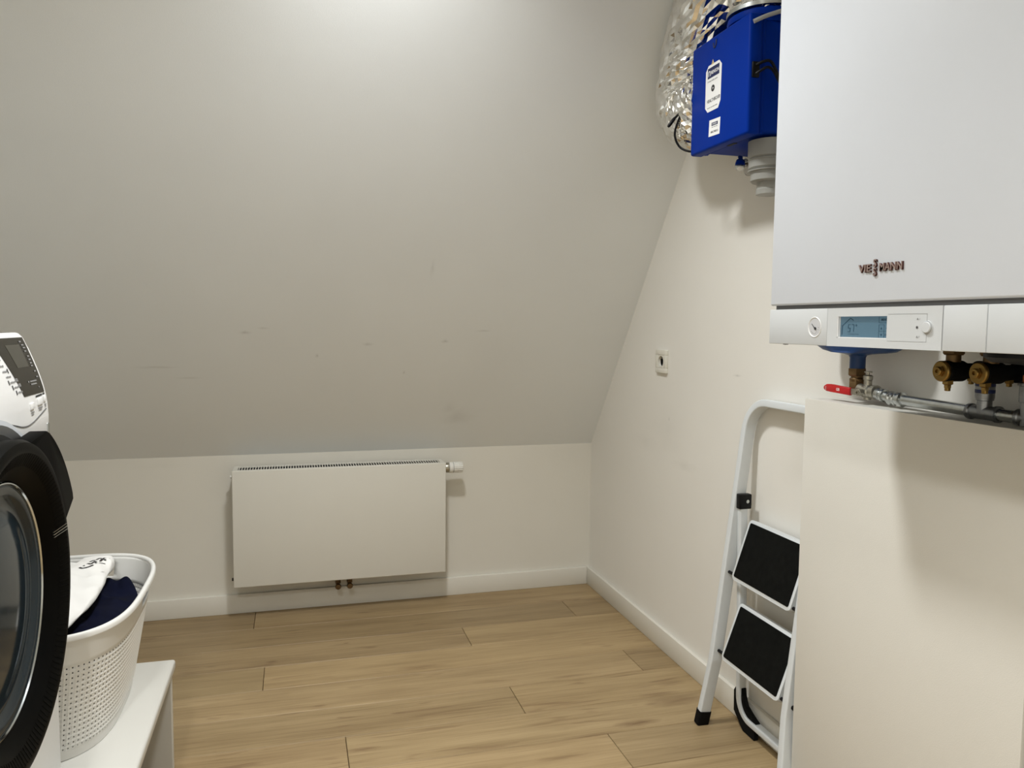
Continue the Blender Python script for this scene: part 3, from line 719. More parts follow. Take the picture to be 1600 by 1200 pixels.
# control panel with a recessed window, built around the opening
DY0, DY1, DZ0, DZ1 = -2.166, -2.049, 1.1325, 1.1685
b = new_bm()
for lo, hi in (((-2.275, 1.1175), (-2.0237, DZ0)), ((-2.275, DZ1), (-2.0237, 1.183)), ((DY1, DZ0), (-2.0237, DZ1)), ((-2.275, DZ0), (DY0, DZ1))):
    box(b, (FX, lo[0], lo[1]), (FX + 0.012, hi[0], hi[1]))
bmesh.ops.remove_doubles(b, verts=b.verts[:], dist=1e-5)
sp2 = obj('control_panel', b, M_PANEL, t, 0)
bm = new_bm(); box(bm, (FX + 0.0055, DY0, DZ0), (FX + 0.0085, DY1, DZ1)); lcd = obj('display', bm, M_LCD, sp2, 0)
bm = new_bm()
for lo, hi in (((DY0, DZ0), (DY1, DZ0 + .0012)), ((DY1 - .0022, DZ0), (DY1, DZ1))):
    box(bm, (FX + 0.0004, lo[0], lo[1]), (FX + 0.0055, hi[0], hi[1]))
obj('window_rim', bm, M_WM, sp2, 0)
lx = FX + 0.0052
def lp(u, v): return (lx, DY1 - u, DZ0 + v)
def lstroke(pts, wd, name='segment'):
    b = new_bm()
    for p, q in zip(pts, pts[1:]):
        a = Vector(lp(*p)); c = Vector(lp(*q)); d = (c - a).normalized(); n = d.cross(Vector((1, 0, 0))) * wd / 2
        a -= d * wd * .3; c += d * wd * .3
        prism(b, [a - n, c - n, c + n, a + n], (-0.0003, 0, 0))
    return obj(name, b, M_LCDINK, lcd, 0)
lstroke([(0.007, 0.0055), (0.0075, 0.0205), (0.027, 0.0330), (0.034, 0.0298)], 0.0011, 'house_symbol')
lstroke([(0.0275, 0.0225), (0.0225, 0.0225), (0.0220, 0.0165), (0.0270, 0.0165), (0.0265, 0.0105), (0.0210, 0.0105)], 0.0009, 'digit')
lstroke([(0.0305, 0.0225), (0.0360, 0.0225), (0.0352, 0.0110)], 0.0009, 'digit')
lstroke([(0.0405, 0.0225), (0.0428, 0.0225), (0.0428, 0.0200), (0.0405, 0.0200), (0.0405, 0.0225)], 0.0005, 'degree_sign')
lstroke([(0.022, 0.0065), (0.048, 0.0065)], 0.0004, 'status_line')
lstroke([(0.094, 0.0345), (0.094, 0.0255), (0.1165, 0.0255)], 0.0005, 'button_outline')
lstroke([(0.094, 0.0015), (0.094, 0.0225), (0.1055, 0.0225), (0.1055, 0.0015)], 0.0004, 'button_outline')
lstroke([(0.094, 0.012), (0.1165, 0.012)], 0.0004, 'button_outline')
obj('menu_lettering', text_bm('MENU', 0.0055, lp(0.0985, 0.0285), XD, YD, 0.0001, 0.0001, 0.95), M_LCDINK, lcd, 0)
for v in (0.0150, 0.0045):
    bm = new_bm(); s_ = 1 if v > .01 else -1
    prism(bm, [lp(0.0975, v + 0.0015 - s_ * .0015), lp(0.1015, v + 0.0015 - s_ * .0015), lp(0.0995, v + 0.0015 + s_ * 0.0020)], (-0.0003, 0, 0)); obj('arrow_mark', bm, M_LCDINK, lcd, 0)
obj('back_lettering', text_bm('\u21b6' if False else '<', 0.006, lp(0.109, 0.0145), XD, YD, 0.0001), M_LCDINK, lcd, 0)
obj('ok_lettering', text_bm('OK', 0.0048, lp(0.1075, 0.0045), XD, YD, 0.0001, 0.0001), M_LCDINK, lcd, 0)
# service flap lines, knob, symbols
bm = new_bm()
for y0, z0, y1, z1 in ((-2.247, 1.1712, -2.168, 1.1716), (-2.247, 1.1292, -2.168, 1.1296), (-2.2472, 1.1292, -2.2468, 1.1405), (-2.2472, 1.1610, -2.2468, 1.1716)):
    box(bm, (FX - 0.00025, y0, z0), (FX + 0.0005, y1, z1))
obj('flap_outline', bm, M_GREYINK, sp2, 0)
bm = new_bm(); lathe(bm, (FX + 0.001, -2.2485, 1.1512), (-1, 0, 0), [(0.0100, 0), (0.0100, 0.0018), (0.0094, 0.0022), (0.0094, 0.0010), (0.0085, 0.0010), (0.0085, 0.0038), (0.0075, 0.0048), (0.0, 0.0050)], 32); kn = obj('button', bm, M_PANEL, sp2)
obj('symbol_lettering', text_bm('\u25b2 i', 0.0042, (FX - 0.0003, -2.2270, 1.1625), XD, YD, 0.0001), M_GREYINK, sp2, 0)
bm = new_bm(); lathe(bm, (FX, -2.2285, 1.1510), (-1, 0, 0), [(0.0024, 0), (0.0024, 0.0003), (0.0014, 0.0003), (0.0014, 0)], 18); obj('symbol_ring', bm, M_GREYINK, sp2, 0)
obj('symbol_lettering', text_bm('\u25b2 ?', 0.0042, (FX - 0.0003, -2.2270, 1.1355), XD, YD, 0.0001), M_GREYINK, sp2, 0)
# pressure gauge
gy, gz = -1.9895, 1.1500
bm = new_bm(); lathe(bm, (FX + 0.0005, gy, gz), (-1, 0, 0), [(0.0185, 0), (0.0185, 0.0008), (0.0176, 0.0016), (0.0160, 0.0010), (0.0150, -0.0002)], 36, caps=False); gr = obj('gauge_bezel', bm, M_WM, sp1)
bm = new_bm(); lathe(bm, (FX - 0.0002, gy, gz), (-1, 0, 0), [(0.0150, 0), (0.0150, 0.0003)], 36); gf = obj('gauge_dial', bm, M_DIAL, gr, 0)
def gauge_bar(a0, r0, a1, r1, w0, name, z=0.0006):
    p = Vector((FX - z, gy - math.cos(a0) * r0, gz + math.sin(a0) * r0)); q = Vector((FX - z, gy - math.cos(a1) * r1, gz + math.sin(a1) * r1))
    n = (q - p).normalized().cross(Vector((1, 0, 0))) * w0; b = new_bm()
    prism(b, [p - n, q - n * .4, q + n * .4, p + n], (-0.0003, 0, 0)); return obj(name, b, M_INK, gf, 0)
gauge_bar(math.radians(-45), 0.0065, math.radians(140), 0.0095, 0.0009, 'needle', 0.0012)
bm = new_bm(); lathe(bm, (FX - 0.0006, gy - 0.0028, gz - 0.0022), (-1, 0, 0), [(0.0024, 0), (0.0024, 0.0012), (0, 0.0016)], 16); obj('needle_hub', bm, M_INK, gf)
for k in range(7):
    a = math.radians(225 + k * 22); gauge_bar(a, 0.0105, a, 0.0122, 0.0003, 'dial_tick')
# brand letters: VIE, stacked SS, MANN
def logo(s, y, z, sz, wd=1.0, name='brand_lettering'):
    sh = text_bm(s, sz, (FX - 0.0010, y - 0.0006, z - 0.0006), XD, YD, 0.0012, 0.0006, wd); obj(name, sh, M_LOGOS, dr, 0)
    fc = text_bm(s, sz, (FX - 0.0026, y, z), XD, YD, 0.0002, 0.0002, wd); obj(name, fc, M_LOGO, dr, 0)
logo('VIE', -2.0995, 1.2405, 0.0172, 1.20)
logo('MANN', -2.1455, 1.2405, 0.0172, 0.98)
logo('S', -2.1325, 1.2475, 0.0172, 0.98)
logo('S', -2.1325, 1.2335, 0.0172, 0.98)
bm = new_bm(); lathe(bm, (-0.345, -1.884, 1.1185), (0, 0, -1), [(0.005, 0), (0.005, 0.0025), (0, 0.003)], 12); obj('bottom_screw', bm, M_GROOVE, t)

# ------------------------------------------------------------------ expansion vessel + safety valve
VX, VY = -0.061, -1.742
t = thing('expansion_vessel', (VX, VY, 1.058), 'blue round expansion vessel beside and below the boiler', 'vessel')
bm = new_bm(); lathe(bm, (VX, VY, 1.058), (0, 0, 1), [(0.0165, 0.0), (0.0165, 0.026), (0.019, 0.031), (0.032, 0.034), (0.070, 0.037), (0.105, 0.041), (0.128, 0.050), (0.139, 0.066), (0.140, 0.09), (0.140, 0.30), (0.130, 0.325), (0.08, 0.345), (0.0, 0.35)], 64)
for v in bm.verts:
    if v.co.z > 1.090: v.co.x = VX + (v.co.x - VX) * (0.36 + 0.64 * max(0, (1.100 - v.co.z) / 0.010))
obj('tank', bm, M_BLUED, t)
bm = new_bm(); lathe(bm, (VX, VY, 1.245), (0, 0, 1), [(0.1395, 0), (0.1425, 0.002), (0.1425, 0.010), (0.1395, 0.012)], 64)
for v in bm.verts: v.co.x = VX + (v.co.x - VX) * 0.37
obj('seam_band', bm, M_BLUED, t)
bm = new_bm(); box(bm, (-0.011, VY - 0.03, 1.20), (0.0, VY + 0.03, 1.34), 0.002, 1); obj('wall_bracket', bm, M_ZINC, t)
t = thing('safety_valve', (VX, VY, 0.995), 'brass and nickel shut-off valve with red lever below the blue vessel', 'valve')
bm = new_bm(); lathe(bm, (VX, VY, 1.060), (0, 0, -1), [(0.0195, 0), (0.0195, 0.014), (0.0165, 0.017)], 6); lathe(bm, (VX, VY, 1.046), (0, 0, -1), [(0.0125, 0), (0.0125, 0.006), (0.0155, 0.009), (0.0155, 0.013), (0.012, 0.016)], 24); obj('union_nut', bm, M_OLDBRASS, t)
bm = new_bm(); lathe(bm, (VX, VY, 1.036), (0, 0, -1), [(0.015, 0), (0.0165, 0.002), (0.0165, 0.020), (0.013, 0.023)], 6); obj('lower_nut', bm, M_OLDBRASS, t)
V0 = Vector((-0.062, -1.778, 1.012))
bm = new_bm(); cyl(bm, (VX, VY, 1.018), V0, 0.012, 16)
lathe(bm, V0 + Vector((0, 0.012, 0)), (0, -1, 0), [(0.010, 0), (0.0145, 0.004), (0.0145, 0.020), (0.012, 0.023), (0.012, 0.030), (0.0155, 0.030), (0.0155, 0.040), (0.011, 0.040)], 12)
lathe(bm, V0 + Vector((0, 0, -0.018)), (0, 0, 1), [(0.0, -0.001), (0.008, 0.0), (0.008, 0.010), (0.011, 0.012), (0.011, 0.030), (0.0085, 0.032), (0.0085, 0.042), (0.010, 0.044), (0.010, 0.052), (0.007, 0.054)], 16)
bd = obj('valve_body', bm, M_NICKEL, t)
bm = new_bm(); cyl(bm, V0 + Vector((0, 0, 0.034)), V0 + Vector((0, 0, 0.043)), 0.0030, 12); lathe(bm, V0 + Vector((0, 0, 0.041)), (0, 0, 1), [(0.0085, 0), (0.0085, 0.0025), (0.004, 0.003)], 10); obj('vent_screw', bm, M_NICKEL, bd)
# lever: steel strap + red grip, along +y
bm = new_bm(); prism(bm, [(-0.084, -1.784, 1.003), (-0.084, -1.732, 1.004), (-0.084, -1.732, 1.016), (-0.084, -1.784, 1.017)], (0.0025, 0, 0), 0.0006, 1); lv = obj('lever', bm, M_NICKEL, t)
L0 = [(-1.752, 1.0010), (-1.752, 1.0180), (-1.691, 1.0212), (-1.674, 1.0210), (-1.665, 1.0163), (-1.663, 1.0118), (-1.666, 1.0073), (-1.674, 1.0043), (-1.691, 1.0036)]
bm = new_bm(); prism(bm, [(-0.087, y, z) for y, z in L0], (0.008, 0, 0), 0.002, 2); gp = obj('lever_grip', bm, M_RED, lv)
obj('grip_lettering', text_bm('GB', 0.0085, (-0.0872, -1.708, 1.0085), XD, YD, 0.0001, 0.0001), M_PAPER, gp, 0)
obj('grip_lettering', text_bm('[', 0.0085, (-0.0872, -1.671, 1.0095), XD, YD, 0.0001, 0), M_PAPER, gp, 0)
bm = new_bm(); lathe(bm, (-0.078, -1.7785, 1.0100), (-1, 0, 0), [(0.0085, 0), (0.0085, 0.009), (0.006, 0.010), (0.006, 0.012), (0.003, 0.012), (0.003, 0.009)], 6); obj('lever_nut', bm, M_NICKEL, lv)

# ------------------------------------------------------------------ galvanised press pipe with tee and riser
t = thing('galvanised_pipe', (-0.06, -2.0, 0.985), 'shiny galvanised pipe with press fittings and tee above the cabinet', 'pipe')
A = Vector((-0.062, -1.806, 1.0105)); B = Vector((-0.060, -1.848, 1.0035)); Cc = Vector((-0.060, -2.074, 0.9985)); Dd = Vector((-0.060, -2.241, 0.9985))
bm = new_bm(); d = (B - A)
lathe(bm, A, d, [(0.0125, 0), (0.0135, 0.002), (0.0135, 0.012), (0.0115, 0.013), (0.0115, 0.017), (0.014, 0.018), (0.014, 0.023), (0.0105, 0.024), (0.0105, d.length)], 24); obj('adapter', bm, M_ZINC, t)
bm = new_bm(); d = (Cc - B)
lathe(bm, B - d.normalized() * 0.006, d, [(0.013, 0), (0.015, 0.003), (0.015, 0.007), (0.0125, 0.010), (0.0125, 0.016), (0.0145, 0.018), (0.0125, 0.020), (0.0125, 0.028), (0.0155, 0.031), (0.0155, 0.036), (0.011, 0.038)], 24); obj('press_coupling', bm, M_ZINC, t)
bm = new_bm(); cyl(bm, B, Cc, 0.0110, 24); obj('pipe_run', bm, M_ZINC, t)
bm = new_bm(); lathe(bm, Cc + Vector((0, 0.032, 0)), (0, -1, 0), [(0.0112, 0), (0.0148, 0.001), (0.0148, 0.007), (0.0128, 0.009), (0.0128, 0.056), (0.0148, 0.058), (0.0148, 0.064), (0.0112, 0.065)], 24); lathe(bm, Cc, (0, 0, 1), [(0.0125, 0), (0.0125, 0.022), (0.0150, 0.023), (0.0150, 0.029), (0.0115, 0.030)], 24); obj('tee', bm, M_ZINCM, t)
bm = new_bm(); cyl(bm, Cc + Vector((0, -0.02, 0)), Dd, 0.0110, 24); obj('pipe_run', bm, M_ZINC, t)
bm = new_bm(); lathe(bm, Cc + Vector((0, 0, 0.026)), (0, 0, 1), [(0.0155, 0), (0.0160, 0.003), (0.0160, 0.030), (0.0185, 0.031), (0.0185, 0.035), (0.013, 0.036)], 24); rs = obj('riser', bm, M_ZINCM, t)
bm = new_bm()
for v in (0.036, 0.048): lathe(bm, Cc + Vector((0, 0, v)), (0, 0, 1), [(0.0160, 0), (0.0163, 0.0005), (0.0163, 0.006), (0.0160, 0.0065)], 24)
obj('riser_marking', bm, M_NAVYINK, rs)
bm = new_bm(); lathe(bm, Cc + Vector((0, 0, 0.061)), (0, 0, 1), [(0.010, 0), (0.0115, 0.001), (0.0115, 0.010), (0.009, 0.012)], 8); obj('seal', bm, M_COPPER, t)
# second riser at the edge of view
E2 = Vector((-0.060, -2.163, 0.9985))
bm = new_bm(); lathe(bm, E2 + Vector((0, 0.020, 0)), (0, -1, 0), [(0.0112, 0), (0.0148, 0.001), (0.0148, 0.007), (0.0128, 0.009), (0.0128, 0.034), (0.0148, 0.036), (0.0148, 0.042), (0.0112, 0.043)], 24); lathe(bm, E2 + Vector((0, 0, -0.013)), (0, 0, 1), [(0.0125, 0), (0.0135, 0.040), (0.0160, 0.041), (0.0160, 0.068), (0.0185, 0.069), (0.0185, 0.073), (0.013, 0.074)], 24); obj('tee', bm, M_ZINCM, t)
bm = new_bm(); lathe(bm, E2 + Vector((0, 0, 0.059)), (0, 0, 1), [(0.010, 0), (0.0115, 0.001), (0.0115, 0.014), (0.009, 0.016)], 8); obj('seal', bm, M_COPPER, t)

# ------------------------------------------------------------------ brass service valves under the boiler
def service_valve(y, x, label, drop):
    zc = 1.0735
    t = thing('service_valve', (x, y, zc - 0.03), label, 'valve', 'brass service valves')
    b = new_bm(); lathe(b, (x, y, 1.1175), (0, 0, -1), [(0.020, 0), (0.020, 0.012), (0.017, 0.015)], 6); lathe(b, (x, y, 1.104), (0, 0, -1), [(0.0125, 0), (0.0125, 0.014)], 18); obj('union_nut', b, M_OLDBRASS, t)
    b = new_bm(); lathe(b, (x - 0.022, y, zc), (1, 0, 0), [(0.016, 0), (0.019, 0.004), (0.019, 0.040), (0.014, 0.052), (0.014, 0.074), (0.018, 0.078), (0.018, -x + 0.0)], 24)
    obj('insulated_body', b, M_RUBBER, t)
    b = new_bm(); lathe(b, (x - 0.0225, y, zc), (-1, 0, 0), [(0.0188, 0), (0.0188, 0.004), (0.0170, 0.006), (0.0, 0.006)], 32); cp = obj('brass_cap', b, M_BRASS, t)
    b = new_bm(); lathe(b, (x - 0.028, y, zc), (-1, 0, 0), [(0.0105, 0), (0.0105, 0.0035)], 6); lathe(b, (x - 0.0315, y, zc), (-1, 0, 0), [(0.0082, 0), (0.0082, 0.003), (0.0070, 0.0045), (0.0035, 0.0045), (0.0035, 0.001)], 20); obj('stem', b, M_BRASS, cp)
    b = new_bm(); lathe(b, (x - 0.010, y, zc - 0.016), (0, 0, -1), [(0.010, 0), (0.010, 0.007), (0.0065, 0.009), (0.0065, 0.014)], 6); dn = obj('drain_nut', b, M_BRASS, t)
    b = new_bm(); box(b, (x - 0.0135, y - 0.0045, zc - 0.036), (x - 0.0065, y + 0.0045, zc - 0.029), 0.001, 1); obj('drain_tip', b, M_BRASS, dn)
    b = new_bm(); lathe(b, (x + 0.042, y, zc - 0.012), (0, 0, -1), [(0.0075, 0), (0.0075, 0.006), (0.005, 0.007), (0.005, 0.012), (0.0, 0.013)], 6); obj('side_drain', b, M_BRASS, t)
    return t
service_valve(-2.058, -0.118, 'brass service valve with black body nearest the red lever', 0)
service_valve(-2.120, -0.100, 'brass service valve with black body above the galvanised tee', 0)
bm = new_bm(); lathe(bm, (-0.16, -2.235, 1.1235), (0, 0, -1), [(0.055, 0), (0.055, 0.018), (0.045, 0.026), (0.0, 0.030)], 32)
one('pump_housing', (-0.16, -2.235, 1.10), bm, M_BLACK, 'dark round pump housing under the right end of the boiler', 'pump')

# ------------------------------------------------------------------ boxed cabinet below the boiler
CX, CY0, CY1, CZ = -0.115, -2.232, -1.637, 0.985
t = thing('boxed_cabinet', (CX / 2, (CY0 + CY1) / 2, 0), 'shallow white pipe casing cabinet standing under the boiler', 'cabinet')
bm = new_bm(); box(bm, (CX, CY0, 0.0), (CX + 0.018, CY1, CZ), 0.0012, 2); obj('front_panel', bm, M_CAB, t)
bm = new_bm(); box(bm, (CX + 0.018, CY1 - 0.018, 0.0), (-0.016, CY1, CZ - 0.0005), 0.001, 1); obj('side_panel', bm, M_CAB, t)
bm = new_bm(); box(bm, (CX + 0.018, CY0, 0.0), (-0.016, CY0 + 0.018, CZ - 0.0005), 0.001, 1); obj('side_panel', bm, M_CAB, t)
bm = new_bm(); box(bm, (CX + 0.018, CY0 + 0.018, CZ - 0.019), (-0.001, CY1 - 0.018, CZ - 0.001), 0.001, 1); obj('top_board', bm, M_CAB, t)
t = thing('boxed_cabinet', (CX / 2, -2.5, 0), 'white panel casing next to the pipe cabinet at the picture edge, raised out of view to block light', 'cabinet')
bm = new_bm(); box(bm, (CX + 0.006, -2.80, 0.0), (CX + 0.024, -2.244, 1.105), 0.0012, 2); obj('front_panel', bm, M_CAB, t)  # extra height added to keep light out from under the boiler
bm = new_bm(); box(bm, (CX + 0.024, -2.262, 0.0), (-0.016, -2.244, 1.105), 0.001, 1); obj('side_panel', bm, M_CAB, t)
bm = new_bm(); box(bm, (CX + 0.024, -2.80, 1.087), (-0.001, -2.262, 1.105), 0.001, 1); obj('top_board', bm, M_CAB, t)

# ------------------------------------------------------------------ folding step ladder
t = thing('step_ladder', (-0.08, -1.44, 0), 'white folded two-step ladder with black treads leaning on the wall', 'step ladder')
def lx_(z): return -0.135 + 0.121 * z
LYA, LYB = -1.272, -1.612
pts = [(-0.132, LYA + 0.028, 0.012), (lx_(.20), LYA + 0.002, 0.20), (lx_(.942), LYA - 0.004, 0.942), (lx_(.942), LYB + 0.004, 0.942), (lx_(.20), LYB - 0.002, 0.20), (-0.132, LYB - 0.022, 0.012)]
path = fillet(pts, [0, 0.10, 0.085, 0.085, 0.10, 0], 8)
LN = Vector((1, 0, -0.121)).normalized()
bm = new_bm(); sweep(bm, path, rrect(0.021, 0.034, 0.0035, 3), ref=LN); ff = obj('front_frame', bm, M_LADDER, t)
for p, q in ((pts[0], pts[1]), (pts[5], pts[4])):
    a = Vector(p); d = (Vector(q) - a).normalized(); a0 = a - d * (0.012 / d.z)
    bm = new_bm(); sweep(bm, [a0 + d * 0.001, a0 + d * 0.043], rrect(0.027, 0.037, 0.005), ref=LN)
    zm = min(v.co.z for v in bm.verts)
    for v in bm.verts:
        if v.co.z < 0.012: v.co.z = max(v.co.z, 0.0) if v.co.z > 0 else 0.0
    obj('foot_cap', bm, M_RUBBER, t)
RYA, RYB = LYA - 0.020, LYB + 0.020
rp_ = fillet([(-0.052, RYA, 0.665), (-0.036, RYA, 0.042), (-0.036, RYB, 0.042), (-0.052, RYB, 0.665)], [0, 0.055, 0.055, 0], 8)
bm = new_bm(); sweep(bm, rp_, rrect(0.018, 0.024, 0.004), ref=(1, 0, 0.02)); obj('rear_frame', bm, M_LADDER, t)
for s, y in ((-1, RYA), (1, RYB)):
    bm = new_bm()
    P = [(y - s * 0.022, 0.112), (y - s * 0.030, 0.100), (y - s * 0.028, 0.040), (y + s * 0.022, 0.001), (y + s * 0.078, 0.001), (y + s * 0.078, 0.040), (y + s * 0.086, 0.054), (y + s * 0.060, 0.062), (y + s * 0.028, 0.076), (y + s * 0.015, 0.100), (y + s * 0.013, 0.122)]
    prism(bm, [(-0.042, a, b) for a, b in P], (0.014, 0, 0), 0.001, 1); obj('rear_foot_cap', bm, M_RUBBER, t)
for s, y in ((-1, LYA - 0.011), (1, LYB + 0.011)):
    bm = new_bm(); y0, y1 = sorted((y, y + s * 0.020)); box(bm, (lx_(.66) - 0.012, y0, 0.640), (lx_(.66) + 0.026, y1, 0.682), 0.003, 2); br = obj('hinge_bracket', bm, M_BLACK, t)
    bm = new_bm(); lathe(bm, (lx_(.66) + 0.012, y + s * 0.020, 0.662), (0, s, 0), [(0.005, 0), (0.005, 0.0015), (0, 0.003)], 12); obj('rivet', bm, M_ZINC, br)
def tread(xb, zb, xt, zt):
    Y0, Y1 = -1.577, -1.311
    up = Vector((xt - xb, 0, zt - zb)); Lg = up.length; up.normalize(); n = Vector((-up.z, 0, up.x))
    yv = Vector((0, 1, 0)); c = Vector(((xb + xt) / 2, (Y0 + Y1) / 2, (zb + zt) / 2))
    b = new_bm(); W2, H2, r = (Y1 - Y0) / 2, Lg / 2, 0.012
    prof = rrect(2 * W2, 2 * H2, r, 5)
    prism(b, [c + yv * p + up * q - n * 0.020 for p, q in prof], n * 0.020, 0.002, 2)
    tr = obj('tread', b, M_LADDER, t)
    b = new_bm(); prof = rrect(2 * W2 - 0.018, 2 * H2 - 0.018, 0.005, 4)
    prism(b, [c + yv * p + up * q for p, q in prof], n * 0.0018, 0.0006, 1); obj('antislip_mat', b, M_MAT, tr)
    pc = c - up * (H2 - 0.012) - n * 0.008
    b = new_bm(); cyl(b, (pc.x, LYA - 0.006, pc.z), (pc.x, Y1 - 0.004, pc.z), 0.0045, 12); obj('pivot_rod', b, M_BLACK, tr)
    b = new_bm(); cyl(b, (pc.x, LYB + 0.006, pc.z), (pc.x, Y0 + 0.004, pc.z), 0.0045, 12); obj('pivot_rod', b, M_BLACK, tr)
    b = new_bm(); cyl(b, (pc.x, LYB - 0.010, pc.z), (pc.x, LYB - 0.016, pc.z), 0.006, 12); obj('rod_end', b, M_BLACK, tr)
tread(-0.118, 0.222, -0.061, 0.378)
tread(-0.093, 0.449, -0.038, 0.614)

# ------------------------------------------------------------------ bench under washing machine and basket
ZB = 0.283
t = thing('bench', (-1.98, -1.64, 0), 'low white plinth bench carrying washing machine and laundry basket', 'bench')
bm = new_bm(); box(bm, (XL + 0.005, -2.28, ZB - 0.026), (-1.563, -1.085, ZB), 0.007, 3); obj('bench_top', bm, M_BENCH, t)
for y0, y1 in ((-1.118, -1.100), (-2.262, -2.244)):
    bm = new_bm(); box(bm, (XL + 0.02, y0, 0.0), (-1.570, y1, ZB - 0.026), 0.002, 1); obj('end_panel', bm, M_BENCH, t)
bm = new_bm(); box(bm, (XL + 0.02, -1.69, 0.0), (-1.75, -1.672, ZB - 0.026), 0.002, 1); obj('middle_panel', bm, M_BENCH, t)

# ------------------------------------------------------------------ washing machine
WX, WY0, WY1, WZ0, WZ1 = -1.697, -2.188, -1.588, 0.296, 1.127
DCY, DCZ = -1.90, 0.718
t = thing('washing_machine', (-2.0, -1.888, ZB), 'white front-loading washing machine with black porthole door', 'washing machine')
bm = new_bm(); box(bm, (-2.30, WY0, WZ0), (-1.785, WY1, 1.08), 0.004, 3); obj('cabinet', bm, M_WM, t)
bm = new_bm(); box(bm, (-2.305, WY0 - 0.001, 1.081), (-1.745, WY1 + 0.001, WZ1), 0.006, 3); obj('top_cover', bm, M_WM, t)
for x in (-2.24, -1.76):
    for y in (WY0 + 0.05, WY1 - 0.05):
        bm = new_bm(); lathe(bm, (x, y, ZB), (0, 0, 1), [(0.024, 0), (0.024, 0.006), (0.012, 0.008), (0.012, 0.016)], 20); obj('foot', bm, M_RUBBER, t)
PROF = [(1.1270, -1.742), (1.1180, -1.7335), (1.100, -1.7265), (1.080, -1.7190), (1.060, -1.7120), (1.045, -1.7075), (1.030, -1.7035), (1.015, -1.7005), (1.000, -1.6985), (0.975, -1.6972), (0.945, -1.6970)]
def pxz(z):
    P = PROF
    if z >= P[0][0]: return P[0][1]
    for (za, xa), (zb, xb) in zip(P, P[1:]):
        if za >= z >= zb: return xa + (xb - xa) * (za - z) / (za - zb)
    return P[-1][1]
def wp(y, z, off=0.0): return Vector((pxz(z) + off * 0.96, y, z + off * 0.25))
# front panel plate with the slanted control fascia on top
bm = new_bm(); box(bm, (-1.785, WY0, WZ0), (WX, WY1, 0.9445), 0.004, 3); obj('front_plate', bm, M_WM, t)
bm = new_bm(); prism(bm, [(x, WY0, z) for z, x in PROF] + [(-1.78, WY0, 0.9455), (-1.78, WY0, 1.127)], (0, WY1 - WY0, 0), 0.003, 2); fa = obj('control_fascia', bm, M_WM, t)
def patch(zs, yl, yr, off, th=0.0005):
    b = new_bm(); tb = bmesh.new(); L1 = [tb.verts.new(wp(yl(z), z, off)) for z in zs]; R1 = [tb.verts.new(wp(yr(z), z, off)) for z in zs]
    L2 = [tb.verts.new(wp(yl(z), z, off - th)) for z in zs]; R2 = [tb.verts.new(wp(yr(z), z, off - th)) for z in zs]
    for i in range(len(zs) - 1):
        tb.faces.new((L1[i], R1[i], R1[i + 1], L1[i + 1])); tb.faces.new((L2[i], L2[i + 1], R2[i + 1], R2[i]))
        tb.faces.new((L1[i], L1[i + 1], L2[i + 1], L2[i])); tb.faces.new((R1[i], R2[i], R2[i + 1], R1[i + 1]))
    tb.faces.new((L1[0], L2[0], R2[0], R1[0])); tb.faces.new((L1[-1], R1[-1], R2[-1], L2[-1]))
    merge(b, tb); return b
zs = [1.0195 + k * (1.1185 - 1.0195) / 10 for k in range(11)]
dp = obj('display', patch(zs, lambda z: -1.704 - 0.50 * (z - 1.018), lambda z: -1.5965 - 0.02 * max(0, z - 1.10), 0.0009), M_DISPK, fa, 0)
zs = [1.0675 + k * (1.1065 - 1.0675) / 5 for k in range(6)]
obj('screen', patch(zs, lambda z: -1.690 - 0.30 * (z - 1.068), lambda z: -1.632 - 0.02 * (z - 1.068), 0.0013), M_SCREEN, dp, 0)
def dash(y, z, wy, hz, m, par, off=0.0016, tilt=0.0):
    b = new_bm(); prism(b, [wp(y, z, off), wp(y + wy, z + tilt, off), wp(y + wy, z + tilt + hz, off), wp(y, z + hz, off)], (0.0002, 0, 0)); return obj('print_mark', b, m, par, 0)
for z, y, wd in ((1.110, -1.628, .010), (1.104, -1.624, .012), (1.099, -1.622, .012), (1.093, -1.622, .010), (1.084, -1.620, .010), (1.078, -1.620, .011), (1.072, -1.621, .010), (1.067, -1.621, .009), (1.057, -1.617, .009), (1.047, -1.617, .009)):
    dash(y, z, wd, 0.0022, M_GREYINK, dp)
for z, y, wd in ((1.041, -1.668, .006), (1.041, -1.657, .034), (1.036, -1.657, .030), (1.029, -1.622, .003)): dash(y, z, wd, 0.0022, M_GREYINK, dp)
# programme print left of the display
for k, (z, y, wd) in enumerate(((1.083, -1.775, .026), (1.073, -1.770, .022), (1.064, -1.763, .020), (1.055, -1.757, .022), (1.0455, -1.748, .024), (1.0365, -1.738, .020), (1.0275, -1.728, .022))):
    for q in range(4): dash(y + q * wd / 4, z, wd / 4 * 0.72, 0.0030 if q % 2 else 0.0024, M_GREYINK, fa, 0.0008)
    if k in (2, 4, 5, 6): dash(y - 0.008 if k != 2 else y + 0.022, z - 0.002, 0.003, 0.0075, M_INK, fa, 0.0008)
    if k in (4, 5): 
        for q in range(3): dash(y + wd + 0.002 + q * 0.004, z + 0.001, 0.0028, 0.0055, M_GREYINK, fa, 0.0008)
